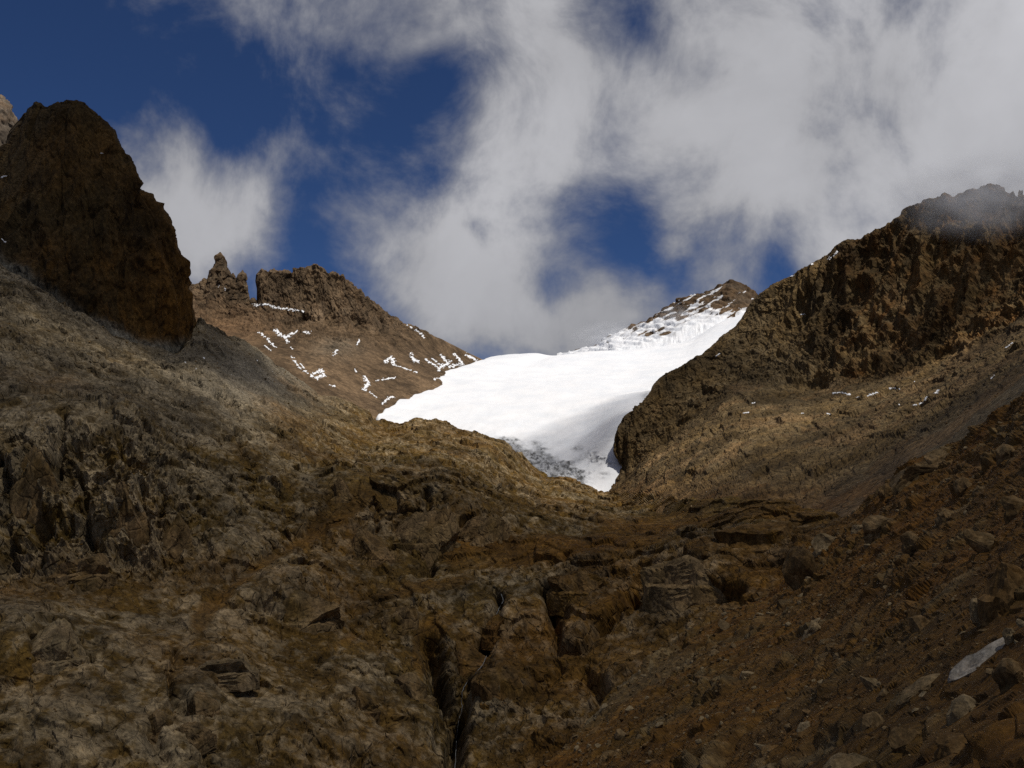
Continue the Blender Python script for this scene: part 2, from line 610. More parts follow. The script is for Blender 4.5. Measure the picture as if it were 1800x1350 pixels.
# ---- snowy summit behind the glacier
m_peak = rock_mat("summit_rock", 2.6, brown=(0.095, 0.064, 0.038), pale=(0.13, 0.10, 0.07))
peak_rows = [
    [(980, 720, 3300), (1150, 720, 3300), (1290, 720, 3300), (1420, 720, 3300)],
    [(980, 626, 2950), (1030, 614, 2940), (1055, 607, 2930), (1063, 597, 2920), (1080, 587, 2910), (1100, 579, 2900), (1130, 570, 2890), (1150, 560, 2880), (1166, 546, 2880), (1186, 535, 2880), (1206, 525, 2880), (1240, 515, 2880), (1265, 503, 2880), (1285, 496, 2880), (1300, 499, 2880), (1316, 509, 2880), (1332, 522, 2880), (1350, 540, 2880), (1420, 600, 2900)],
    [(980, 650, 2700), (1060, 625, 2680), (1150, 600, 2680), (1220, 575, 2680), (1290, 560, 2680), (1420, 620, 2700)],
    [(980, 700, 2300), (1150, 660, 2300), (1290, 650, 2300), (1420, 700, 2300)],
]


def peak_relief(P, N, G):
    d, rs = rock_relief(P, 130.0, 0.05, 0.05, (0.07, 0.07, 0.06), 1.6, 11, 6, strata=2.2)
    return d * 0.8, rs


landform("mountain_summit", peak_rows, 340, [5, 80, 20], m_peak, peak_relief,
         lambda P, G, d, rs, st: np.stack([0.5 * rs[1], 0.25 * rs[0], 0 * d], -1), sharp=(1,), label="snow-streaked rocky summit behind the right end of the glacier")

# ---- far left ridge with its rock wall
m_far = rock_mat("far_ridge_rock", 2.0, brown=(0.115, 0.077, 0.043), pale=(0.180, 0.140, 0.092), rust=(0.125, 0.072, 0.036))
far_sky = [(250, 480, 2100), (300, 488, 2100), (340, 497, 2080), (349, 499, 2080), (366, 489, 2080), (380, 484, 2080), (408, 486, 2080), (422, 500, 2080), (437, 523, 2080), (446, 523, 2080), (453, 529, 2080), (455, 500, 2080), (456.5, 484, 2080), (459, 477, 2080), (468, 473, 2080), (482, 475, 2082), (500, 479, 2085), (516, 481, 2088), (518, 471, 2090), (530, 470, 2092), (540, 468, 2095), (548, 472, 2096), (556, 468, 2098), (566, 470, 2100), (580, 478, 2105), (600, 487, 2115), (615, 498, 2125), (630, 510, 2135), (645, 522, 2150), (665, 537, 2170), (690, 556, 2195), (720, 572, 2220), (745, 580, 2245), (770, 593, 2270), (800, 608, 2300), (825, 621, 2330), (848, 632, 2350), (870, 646, 2370), (930, 690, 2400)]
far_rows = [
    [(250, 640, 2350), (450, 640, 2350), (650, 680, 2450), (930, 760, 2600)],
    [(p[0], p[1] + 10, p[2] + 55) for p in far_sky],
    far_sky,
    [(250, 520, 2040), (340, 530, 2030), (400, 545, 2030), (450, 541, 2045), (500, 548, 2045), (540, 556, 2035), (600, 575, 2050), (680, 590, 2120), (760, 618, 2200), (848, 650, 2280), (930, 700, 2330)],
    [(250, 590, 1850), (340, 580, 1850), (420, 600, 1820), (500, 610, 1800), (600, 625, 1850), (700, 650, 1900), (800, 668, 2000), (870, 690, 2050), (930, 720, 2100)],
    [(250, 700, 1500), (340, 680, 1500), (450, 690, 1480), (560, 710, 1520), (650, 740, 1560), (720, 745, 1620), (800, 745, 1700), (930, 760, 1800)],
]


def far_relief(P, N, G):
    d, rs = rock_relief(P, 80.0, 0.05, 0.06, (0.09, 0.10, 0.09), 0.3, 21, 6)
    wall = sstep(600, 540, G[..., 1] + 0.0 * G[..., 0]) * sstep(440, 470, G[..., 0])
    scree = sstep(560, 610, G[..., 1])
    # the band of dark rock steps across the scree
    band = np.maximum(np.exp(-((G[..., 1] - 600 - 0.02 * (G[..., 0] - 600)) / 14) ** 2) * sstep(500, 540, G[..., 0]) * sstep(760, 680, G[..., 0]), np.exp(-(((G[..., 0] - 590) / 40) ** 2 + ((G[..., 1] - 615) / 16) ** 2)))
    rough = np.clip(0.9 + 0.9 * wall - 0.87 * scree + 0.9 * band * scree, 0.06, 1.8)
    dC, rC = crag_relief(P * np.array([1, 0.8, 0.3]), 60.0, 3, 0.11, 2.4, 371)
    return d * rough + 9 * band * scree + dC * np.clip(1 - scree + 0.8 * band, 0.05, 1), rs


def far_zone(P, G, d, rs, st):
    scree = sstep(565, 600, G[..., 1] + 12 * fbm(P / 60, 3, 3))
    red = np.exp(-(((G[..., 0] - 400) / 90) ** 2 + ((G[..., 1] - 570) / 35) ** 2))
    return np.stack([0.75 * rs[1] * rs[0] * (1 - scree) + 0.12 * scree, np.clip(0.35 * rs[0] * (1 - scree) + 0.6 * red + 0.25 * scree, 0, 1), np.clip(0.5 * np.exp(-(((G[..., 0] - 590) / 40) ** 2 + ((G[..., 1] - 615) / 16) ** 2)), 0, 1)], -1)


landform("far_mountain_ridge", far_rows, 560, [4, 8, 75, 62, 66], m_far, far_relief, far_zone, sharp=(1, 2), smooth=False, label="jagged brown ridge with a steep rock wall beyond the left slope")

# ---- glacier
m_glacier = snow_mat("glacier_snow", dirt=1.0, size=1.6)
gl_rows = [
    [(u, px, py, d) for u, px, py, d in ((0, 800, 700, 2700), (0.3, 900, 690, 2700), (0.6, 1050, 680, 2700), (1, 1400, 660, 2800))],
    [(0, 838, 637, 2330), (0.06, 870, 626, 2370), (0.14, 900, 622, 2390), (0.22, 940, 621, 2400), (0.3, 970, 624, 2410), (0.38, 1000, 620, 2420), (0.46, 1040, 617, 2440), (0.6, 1110, 613, 2500), (0.7, 1170, 606, 2560), (0.8, 1220, 592, 2610), (0.9, 1270, 568, 2650), (1, 1330, 545, 2660)],
    [(0, 742, 668, 1980), (0.06, 770, 664, 1990), (0.14, 810, 662, 2000), (0.22, 850, 660, 2020), (0.3, 890, 661, 2040), (0.38, 930, 658, 2060), (0.46, 975, 656, 2080), (0.6, 1060, 650, 2130), (0.7, 1120, 646, 2170), (0.8, 1180, 638, 2200), (0.9, 1230, 626, 2240), (1, 1330, 600, 2300)],
    [(0, 684, 707, 1720), (0.14, 760, 705, 1730), (0.3, 860, 702, 1740), (0.46, 960, 698, 1760), (0.6, 1040, 692, 1780), (0.8, 1150, 680, 1800), (1, 1280, 660, 1850)],
    [(0, 650, 738, 1560), (0.14, 730, 748, 1550), (0.3, 840, 752, 1530), (0.46, 940, 752, 1520), (0.6, 1020, 748, 1500), (0.8, 1110, 740, 1345), (1, 1240, 730, 1380)],
    [(0, 690, 800, 1400), (0.3, 860, 810, 1390), (0.6, 1000, 812, 1350), (0.8, 1085, 810, 1284), (1, 1200, 800, 1300)],
    [(0, 740, 920, 1200), (0.3, 880, 905, 1220), (0.6, 1030, 880, 1240), (0.8, 1090, 880, 1240), (1, 1180, 870, 1230)],
]


def dirty_ice(G):
    x, y = G[..., 0], G[..., 1]
    axis = 776 + (x - 880) * 0.40                       # lower edge strip of bare ice, running down to the right
    n = fbm(np.stack([x / 26, y / 13, 0 * x], -1), 5, 91)
    strip = sstep(-22, -2, y - axis + 15 * n) * sstep(865, 890, x) * sstep(1048, 1010, x + 10 * n)
    spots = sum(k * np.exp(-(((x - a) / c) ** 2 + ((y - b) / e) ** 2)) for a, b, c, e, k in ((925, 775, 26, 5, 1.2), (948, 785, 14, 4, 1.2), (1013, 785, 8, 5, 1.5), (1036, 804, 22, 6, 1.25), (1040, 797, 13, 5, 1.2), (1060, 836, 7, 3, 1.2), (1070, 812, 14, 7, 0.8), (1145, 695, 14, 14, 1.2)))
    streak = np.exp(-((y - 768 - (x - 905) * 0.42) / 3.0) ** 2) * sstep(895, 910, x) * sstep(960, 930, x)
    band = 0.16 * sstep(690, 760, y) * np.clip(0.3 + 1.6 * fbm(np.stack([(x + 1.6 * y) / 22, (y - 0.4 * x) / 60, 0 * x], -1), 4, 97), 0, 1)
    return np.clip(band + np.maximum(strip * (0.75 + 1.2 * n + 0.35), np.maximum(spots, streak) * (0.5 + 1.8 * n)), 0, 1)


def glacier_relief(P, N, G):
    soft = fbm(P / np.array([300, 170, 240.0]), 5, 31, 0.5) * 13.0
    ripple = fbm(P / np.array([60, 25, 60.0]), 3, 37, 0.5) * 0.5
    D = dirty_ice(G)
    rough = (ridged(P / np.array([14, 9, 9.0]), 4, 35) - 0.4) * 6.0 * D
    edge = np.linspace(0, 1, G.shape[1])[None, :] * np.ones(G.shape[:2])
    left = -22 * (1 - sstep(0.0, 0.018 + 0.012 * (1 + fbm(P / 40, 3, 8)), edge)) * (1 - sstep(0, 0.001, -edge))
    return soft + ripple + rough + left, [0, 0, 0]


landform("glacier", gl_rows, 330, [6, 30, 34, 34, 64, 44], m_glacier, glacier_relief,
         lambda P, G, d, rs, st: np.stack([dirty_ice(G), 0 * d, 0 * d], -1), sharp=(),
         label="bright white glacier tongue filling the saddle between the two ridges", kind="thing", category="glacier")

# the bare grey ice at the foot of the tongue is a part of its own
gs = SHEETS["glacier"]
Dg = dirty_ice(gs["G"])
bare = (Dg[:-1, :-1] + Dg[1:, 1:] + Dg[1:, :-1] + Dg[:-1, 1:]) / 4 > 0.3
Zg = np.stack([Dg, 0 * Dg, 0 * Dg], -1).reshape(-1, 3)
go = gs["obj"]


def faces_only(name, keep):
    q = grid_faces(*Dg.shape, keep=keep)
    used, inv = np.unique(q, return_inverse=True)
    return mesh_np(name, gs["V"].reshape(-1, 3)[used], inv.reshape(-1, 4), m_glacier, Zg[used])


go.data = faces_only("glacier", ~bare)
part = obj("bare_ice", faces_only("bare_ice", bare), go)
part["label"] = "grey crevassed bare ice and grit at the lower edge"

# ---- right ridge and its cliff
m_right = rock_mat("right_ridge_rock", 1.3, brown=(0.108, 0.067, 0.024), pale=(0.210, 0.158, 0.088), rust=(0.125, 0.056, 0.014), contrast=1.35, stretch=(1, 1, 0.3), joints=0.5)
S_r = [(0, 1066, 858, 1262), (0.03, 1086, 835, 1266), (0.05, 1091, 820, 1268), (0.08, 1076, 792, 1272), (0.11, 1084, 752, 1285), (0.13, 1096, 731, 1295), (0.16, 1120, 715, 1305), (0.18, 1135, 700, 1312), (0.2, 1150, 675, 1325), (0.22, 1170, 656, 1340), (0.25, 1200, 640, 1355), (0.28, 1235, 619, 1370), (0.31, 1270, 590, 1390), (0.34, 1296, 568, 1400), (0.36, 1311, 547, 1405), (0.38, 1325, 527, 1405), (0.39, 1336, 515, 1400), (0.41, 1360, 498, 1392), (0.43, 1385, 485, 1385), (0.445, 1400, 474, 1380), (0.47, 1430, 462, 1365), (0.49, 1455, 450, 1350), (0.496, 1463, 442, 1345), (0.51, 1480, 425, 1335), (0.52, 1495, 419, 1325), (0.54, 1520, 417, 1310), (0.555, 1540, 405, 1298), (0.57, 1560, 395, 1286), (0.585, 1580, 382, 1275), (0.595, 1594, 363, 1268), (0.615, 1620, 355, 1252), (0.64, 1650, 347, 1235), (0.647, 1660, 340, 1230), (0.66, 1675, 347, 1222), (0.68, 1700, 336, 1208), (0.70, 1725, 330, 1194), (0.715, 1745, 323, 1182), (0.725, 1758, 328, 1175), (0.733, 1768, 339, 1169), (0.738, 1775, 342, 1165), (0.743, 1781, 334, 1162), (0.747, 1787, 342, 1158), (0.752, 1792, 343, 1155), (0.7535, 1793, 332, 1154), (0.756, 1797, 332, 1152), (0.7575, 1798, 345, 1151), (0.78, 1830, 340, 1135), (0.85, 1920, 320, 1090), (1, 2100, 330, 1000)]
right_rows = [
    [(u, x + 60 * (u < 0.38), y + 170, d + 330) for u, x, y, d in S_r[::4] + [S_r[-1]]],
    [(u, x + 10 * (u < 0.38), y + 14, d + 45) for u, x, y, d in S_r],
    S_r,
    [(0, 1068, 860, 1256), (0.05, 1096, 822, 1258), (0.1, 1106, 775, 1260), (0.15, 1140, 735, 1275), (0.2, 1180, 700, 1295), (0.25, 1225, 672, 1315), (0.3, 1270, 640, 1335), (0.36, 1345, 600, 1345), (0.42, 1400, 570, 1335), (0.5, 1475, 530, 1290), (0.6, 1600, 470, 1215), (0.7, 1720, 430, 1140), (0.8, 1840, 420, 1070), (1, 2100, 400, 940)],
    [(0, 1070, 862, 1245), (0.05, 1105, 832, 1240), (0.1, 1130, 795, 1235), (0.15, 1165, 765, 1240), (0.2, 1205, 735, 1240), (0.25, 1250, 705, 1240), (0.3, 1290, 678, 1245), (0.36, 1350, 672, 1230), (0.42, 1420, 680, 1200), (0.5, 1500, 668, 1145), (0.6, 1610, 648, 1080), (0.7, 1720, 598, 1010), (0.8, 1830, 545, 950), (1, 2100, 450, 830)],
    [(0, 1072, 868, 1215), (0.05, 1110, 850, 1160), (0.1, 1140, 830, 1120), (0.15, 1180, 810, 1080), (0.2, 1215, 795, 1050), (0.25, 1260, 780, 1010), (0.3, 1300, 770, 980), (0.42, 1420, 765, 920), (0.5, 1500, 750, 880), (0.6, 1610, 720, 800), (0.7, 1720, 670, 720), (0.8, 1830, 620, 650), (1, 2100, 520, 560)],
    [(0, 1070, 900, 1130), (0.1, 1140, 915, 860), (0.2, 1220, 930, 730), (0.3, 1300, 945, 640), (0.42, 1430, 955, 540), (0.5, 1520, 940, 490), (0.6, 1630, 850, 480), (0.7, 1740, 790, 430), (0.8, 1850, 720, 390), (1, 2100, 620, 330)],
]


def right_relief(P, N, G):
    d, rs = rock_relief(P, 60.0, 0.035, 0.035, (0.045, 0.06, 0.07), 0.2, 51, 6, ys=0.7)
    dC, rC = crag_relief(along(P, 16, 0.28) * np.array([1, 1, 0.7]), 46.0, 4, 0.18, 2.4, 351, crack=0.3)
    x, y = G[..., 0], G[..., 1]
    base = np.interp(x, [1080, 1290, 1420, 1500, 1610, 1720, 1830, 2100], [840, 672, 680, 668, 648, 598, 545, 450])
    talus = sstep(-12, 14, y - base + 10 * fbm(P / 50, 3, 52))
    fan = sstep(-25, 40, (y - (905 - (x - 1380) * 0.62)))          # smooth tan scree fan on the right
    flute = ((ridged(P / np.array([34, 40, 420.0]), 4, 57) - 0.5) * 24 + (ridged(P / np.array([12, 14, 200.0]), 4, 59) - 0.5) * 8) * (1 - talus) * (0.35 + 0.65 * sstep(1320, 1440, x))
    rough = np.clip(1.0 - 0.55 * talus - 0.42 * fan * talus, 0.04, 1)
    crest = np.linspace(0, 1, G.shape[0])[:, None]
    calm = 0.4 + 0.6 * sstep(16 / 320, 45 / 320, crest)
    prow = sstep(1480, 1330, x)
    ledges = dC * (0.75 * talus * (1 - 0.95 * fan) + 0.7 * (1 - talus) * prow + 0.05 * (1 - talus))
    wall = (1 - talus) * sstep(1340, 1460, x)
    return (d * rough * (1 - 0.85 * wall) + flute * (1 - 0.1 * wall) + ledges * (1 - wall)) * calm, rs


def right_zone(P, G, d, rs, st):
    x, y = G[..., 0], G[..., 1]
    base = np.interp(x, [1080, 1290, 1420, 1500, 1610, 1720, 1830, 2100], [840, 672, 680, 668, 648, 598, 545, 450])
    talus = sstep(-12, 14, y - base + 10 * fbm(P / 50, 3, 52))
    fan = sstep(-25, 40, (y - (905 - (x - 1380) * 0.62))) * talus
    n = fbm(P / np.array([60, 60, 90.0]), 5, 58)
    prow = np.exp(-(((x - 1370) / 70) ** 2 + ((y - 640) / 60) ** 2))
    pale = np.clip((0.25 + 0.6 * n) * (0.4 + 0.8 * rs[1]) + 0.55 * prow * rs[2] + 0.3 * talus * (0.4 + n), 0, 1) * (1 - fan)
    streak = fbm(P / np.array([14, 14, 120.0]), 4, 59)
    rust = np.clip((0.25 + 1.1 * streak) * (1 - talus) * sstep(1400, 1520, x) + 0.3 * talus * (n > 0.1) + 0.35 * sstep(820, 880, y), 0, 1)
    grey = np.clip(fan * 0.35, 0, 1)
    return np.stack([pale, rust, grey], -1)


landform("right_mountain_ridge", right_rows, 800, [6, 10, 90, 90, 62, 62], m_right, right_relief, right_zone, sharp=(0, 1, 2), smooth=False, forward=0.4, label="dark brown cliff ridge rising to the right, its top touched by cloud")

# ---- left buttress
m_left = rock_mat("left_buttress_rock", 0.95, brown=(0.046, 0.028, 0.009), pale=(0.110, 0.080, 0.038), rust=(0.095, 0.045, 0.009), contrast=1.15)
S_l = [(0, -260, 150, 1030), (0.2, -60, 300, 1030), (0.27, 0, 268, 1025), (0.30, 20, 240, 1020), (0.33, 33, 213, 1018), (0.35, 45, 190, 1015), (0.37, 60, 178, 1013), (0.385, 72, 176, 1012), (0.395, 80, 181, 1012), (0.405, 90, 175, 1010), (0.42, 105, 172, 1010), (0.445, 125, 173, 1008), (0.465, 142, 180, 1006), (0.48, 155, 192, 1004), (0.5, 170, 205, 1003), (0.53, 190, 222, 1002), (0.545, 198, 235, 1001), (0.56, 203, 250, 1000), (0.58, 215, 262, 1000), (0.6, 230, 270, 999), (0.62, 240, 282, 998), (0.64, 242, 300, 998), (0.66, 250, 320, 998), (0.69, 262, 340, 998), (0.71, 275, 358, 999), (0.74, 290, 385, 1000), (0.77, 300, 410, 1002), (0.80, 314, 440, 1004), (0.83, 324, 465, 1006), (0.85, 327, 486, 1008), (0.87, 332, 498, 1010), (0.90, 341, 520, 1012), (0.94, 350, 560, 1014), (0.97, 347, 595, 1014), (1, 338, 622, 1014)]
left_rows = [
    [(u, x - 60, y + 160, d + 260) for u, x, y, d in S_l[::3] + [S_l[-1]]],
    [(u, x - 8, y + 12, d + 40) for u, x, y, d in S_l],
    S_l,
    [(0, -260, 250, 1000), (0.2, -70, 360, 1000), (0.3, 10, 330, 985), (0.4, 80, 280, 975), (0.5, 140, 320, 965), (0.6, 190, 370, 960), (0.7, 230, 430, 960), (0.8, 270, 490, 965), (0.9, 305, 560, 975), (1, 322, 625, 990)],
    [(0, -260, 430, 930), (0.2, -80, 470, 930), (0.3, 0, 470, 920), (0.4, 70, 500, 915), (0.5, 130, 540, 912), (0.6, 180, 570, 915), (0.7, 220, 600, 922), (0.8, 255, 620, 935), (0.9, 285, 635, 955), (1, 305, 645, 975)],
    [(0, -260, 560, 880), (0.2, -80, 560, 880), (0.3, -10, 560, 880), (0.4, 60, 575, 880), (0.5, 120, 610, 880), (0.6, 170, 640, 885), (0.7, 210, 665, 890), (0.8, 250, 680, 905), (0.9, 280, 680, 925), (1, 300, 680, 950)],
]


def left_relief(P, N, G):
    d, rs = rock_relief(P, 60.0, 0.07, 0.07, (0.11, 0.12, 0.12), 0.35, 61, 7)
    dC, rC = crag_relief(P * np.array([1, 0.8, 0.3]), 90.0, 4, 0.11, 2.8, 361, crack=0.55)
    flute = (ridged(P / np.array([30, 30, 150.0]) + 3, 4, 67) - 0.5) * 14 * sstep(200, 420, G[..., 1])
    return 0.35 * d + flute + dC, rs


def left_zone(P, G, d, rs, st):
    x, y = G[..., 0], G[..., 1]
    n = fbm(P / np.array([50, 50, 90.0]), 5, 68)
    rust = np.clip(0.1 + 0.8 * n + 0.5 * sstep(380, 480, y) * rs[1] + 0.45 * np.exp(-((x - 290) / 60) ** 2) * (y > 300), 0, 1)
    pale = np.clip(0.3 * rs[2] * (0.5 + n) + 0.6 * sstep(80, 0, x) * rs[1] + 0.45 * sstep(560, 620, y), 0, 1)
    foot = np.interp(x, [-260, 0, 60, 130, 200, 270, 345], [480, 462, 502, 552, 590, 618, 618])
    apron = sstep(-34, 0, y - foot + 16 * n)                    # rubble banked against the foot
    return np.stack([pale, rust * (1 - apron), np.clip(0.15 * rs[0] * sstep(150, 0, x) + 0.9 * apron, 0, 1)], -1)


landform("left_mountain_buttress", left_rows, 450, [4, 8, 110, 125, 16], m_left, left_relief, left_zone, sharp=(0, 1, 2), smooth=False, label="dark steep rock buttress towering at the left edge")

# ---- paler peak that shows behind the buttress at the left edge
m_lp = rock_mat("left_peak_rock", 1.4, brown=(0.10, 0.075, 0.05), pale=(0.17, 0.14, 0.11))
lp_sky = [(-400, 60, 1450), (-120, 90, 1430), (-40, 130, 1420), (-15, 160, 1415), (0, 171, 1412), (8, 180, 1410), (16, 193, 1408), (27, 204, 1405), (36, 222, 1402), (60, 260, 1400), (130, 340, 1400)]
landform("left_mountain_peak", [[(x, y + 150, d + 300) for x, y, d in lp_sky], lp_sky, [(-400, 300, 1330), (-40, 330, 1330), (0, 330, 1330), (36, 360, 1330), (130, 420, 1340)], [(-400, 600, 1200), (130, 640, 1200)]],
         260, [14, 120, 60], m_lp, lambda P, N, G: rock_relief(P, 90.0, 0.07, 0.12, (0.10, 0.10, 0.08), 0.5, 71, 6),
         lambda P, G, d, rs, st: np.stack([0.3 + 0.6 * rs[1], 0.5 * rs[0] * rs[2], 0 * d], -1), sharp=(0, 1), label="pale brown rock peak glimpsed behind the buttress at the left edge")

# ---- the slabs and rock steps of the valley between the ridges
m_valley = rock_mat("valley_rock", 0.55, brown=(0.096, 0.058, 0.013), pale=(0.275, 0.210, 0.120), rust=(0.138, 0.060, 0.009), grey=(0.205, 0.178, 0.132), contrast=1.15, stretch=(1, 0.8, 0.75), joints=0.7)
T_v = [(-170, 480, 900), (-150, 485, 890), (0, 462, 885), (60, 502, 885), (130, 552, 890), (200, 590, 900), (270, 618, 930), (310, 618, 985), (330, 588, 1030), (350, 558, 1060), (375, 572, 1085), (400, 586, 1100), (450, 609, 1150), (480, 636, 1180), (520, 664, 1215), (560, 690, 1250), (600, 702, 1290), (650, 722, 1340), (656, 737, 1345), (680, 745, 1345), (710, 750, 1340), (740, 745, 1335), (770, 750, 1325), (800, 757, 1315), (840, 768, 1300), (875, 781, 1288), (900, 802, 1272), (940, 826, 1258), (960, 839, 1250), (985, 838, 1246), (1010, 842, 1242), (1035, 851, 1238), (1050, 863, 1230), (1066, 860, 1228), (1085, 864, 1160), (1130, 868, 985), (1200, 876, 845), (1300, 884, 730), (1400, 895, 625), (1500, 905, 548), (1650, 915, 470)]
valley_rows = [
    [(x, y + 90, d + 180) for x, y, d in T_v],
    [(x, y + 7, d + 22) for x, y, d in T_v],
    T_v,
    [(-170, 600, 720), (0, 610, 720), (130, 650, 745), (270, 680, 800), (350, 660, 880), (450, 695, 930), (560, 750, 960), (656, 790, 980), (740, 790, 1000), (840, 815, 1020), (900, 845, 1020), (960, 870, 1020), (1035, 880, 1030), (1085, 890, 990), (1200, 905, 780), (1300, 915, 650), (1400, 930, 570), (1500, 940, 510), (1650, 960, 440)],
    [(-170, 760, 545), (0, 770, 548), (100, 770, 556), (200, 775, 580), (300, 785, 640), (400, 800, 680), (500, 825, 710), (600, 845, 730), (740, 850, 740), (850, 865, 780), (960, 895, 800), (1060, 905, 800), (1200, 930, 680), (1300, 945, 590), (1400, 955, 530), (1500, 965, 480), (1650, 980, 420)],
    [(-170, 880, 518), (0, 885, 518), (100, 890, 524), (200, 895, 536), (300, 890, 558), (400, 895, 585), (500, 915, 620), (600, 930, 655), (740, 940, 690), (850, 950, 680), (960, 955, 660), (1060, 960, 640), (1200, 985, 570), (1300, 1000, 530), (1400, 1005, 500), (1500, 1005, 460), (1650, 1010, 400)],
    [(-170, 1000, 482), (0, 1000, 482), (100, 1000, 486), (200, 1000, 494), (300, 1005, 508), (400, 1010, 510), (500, 1010, 550), (600, 1015, 580), (740, 1020, 600), (850, 1020, 600), (960, 1025, 590), (1060, 1035, 570), (1200, 1060, 520), (1300, 1070, 490), (1400, 1075, 460), (1500, 1080, 430), (1650, 1090, 390)],
    [(-170, 1120, 370), (0, 1120, 375), (200, 1125, 400), (400, 1130, 440), (500, 1135, 470), (600, 1140, 495), (740, 1140, 520), (850, 1145, 525), (960, 1150, 515), (1060, 1165, 495), (1200, 1180, 460), (1400, 1200, 420), (1650, 1220, 370)],
    [(-170, 1240, 325), (0, 1240, 330), (200, 1240, 352), (400, 1245, 385), (600, 1250, 425), (740, 1255, 450), (850, 1255, 460), (960, 1260, 450), (1060, 1270, 435), (1200, 1290, 410), (1400, 1320, 375), (1650, 1350, 340)],
    [(-170, 1400, 275), (0, 1400, 280), (200, 1400, 298), (400, 1400, 325), (600, 1400, 355), (740, 1400, 385), (850, 1400, 395), (960, 1400, 390), (1060, 1420, 375), (1200, 1450, 355), (1400, 1480, 330), (1650, 1500, 300)],
]
CLEFTS = [  # dark clefts and undercut ledges: polyline, half width in px, depth in m
    ([(872, 1042), (884, 1060), (868, 1100), (850, 1130)], 8, 14), ([(855, 1125), (838, 1160), (815, 1165)], 11, 12),
    ([(752, 1130), (768, 1180), (790, 1215), (810, 1240), (800, 1300), (795, 1380)], 15, 22), ([(822, 1195), (812, 1245), (805, 1300)], 12, 16),
    ([(770, 1150), (785, 1250), (770, 1310)], 12, 10), ([(960, 1040), (972, 1085), (982, 1140), (1020, 1140), (1050, 1110), (1085, 1070), (1110, 1045), (1140, 1020)], 9, 16),
    ([(990, 1040), (1030, 1032), (1065, 1018)], 5, 7), ([(930, 1005), (950, 1000), (1000, 975)], 5, 6), ([(975, 1070), (990, 1075)], 10, 12),
    ([(950, 1195), (985, 1180)], 9, 7), ([(1030, 1180), (1060, 1230), (1090, 1260), (1110, 1230)], 13, 12),
    ([(1140, 1030), (1180, 1040), (1230, 1045), (1300, 1040)], 10, 10), ([(655, 900), (658, 950), (660, 985)], 4, 8), ([(752, 880), (755, 930), (757, 1000)], 6, 11), ([(705, 885), (730, 892), (750, 885)], 6, 7), ([(770, 895), (775, 915)], 7, 8),
    ([(688, 1065), (690, 1100)], 3, 4), ([(410, 1065), (440, 1070), (500, 1085), (545, 1095)], 7, 6), ([(625, 1325), (640, 1345)], 12, 9), ([(60, 870), (70, 930), (75, 985)], 13, 17), ([(115, 750), (108, 810), (105, 850)], 6, 10), ([(0, 810), (20, 850), (40, 900)], 9, 12),
    ([(150, 900), (160, 950), (165, 975)], 9, 12), ([(10, 930), (30, 1000)], 8, 10), ([(415, 755), (430, 790), (445, 820)], 4, 8), ([(305, 1140), (300, 1180), (300, 1230)], 5, 5), ([(310, 1230), (330, 1250)], 12, 8), ([(120, 1150), (160, 1152)], 8, 6),
    ([(330, 665), (350, 672)], 5, 8), ([(380, 695), (410, 710), (440, 725)], 4, 7), ([(200, 720), (190, 735)], 5, 7), ([(575, 905), (520, 950), (440, 1000), (380, 1050)], 16, 7), ([(250, 880), (260, 960)], 5, 7),
    ([(265, 1290), (290, 1330)], 12, 6), ([(560, 1165), (590, 1150)], 8, 5), ([(700, 985), (690, 995)], 5, 4),
]
HUMPS = [  # rock swellings: px, py, rx, ry, height in m
    (740, 905, 120, 60, 26), (500, 1035, 85, 45, 14), (690, 1078, 45, 30, 8), (600, 850, 45, 28, 12), (1230, 985, 85, 45, 12), (1330, 925, 75, 35, 10), (120, 1000, 70, 28, 12), (50, 1110, 100, 40, 10), (230, 900, 80, 60, 14), (60, 830, 90, 60, 14),
    (1010, 1010, 70, 25, 8), (900, 1090, 60, 30, 7), (1110, 1190, 60, 30, 8), (390, 1180, 60, 40, 6), (340, 1240, 55, 40, 5), (850, 800, 90, 30, 14), (760, 760, 60, 18, 10), (180, 740, 120, 40, 14), (640, 1200, 80, 50, 6), (470, 1260, 110, 50, 6), (880, 1210, 50, 35, 7), (720, 1290, 40, 60, 5),
]


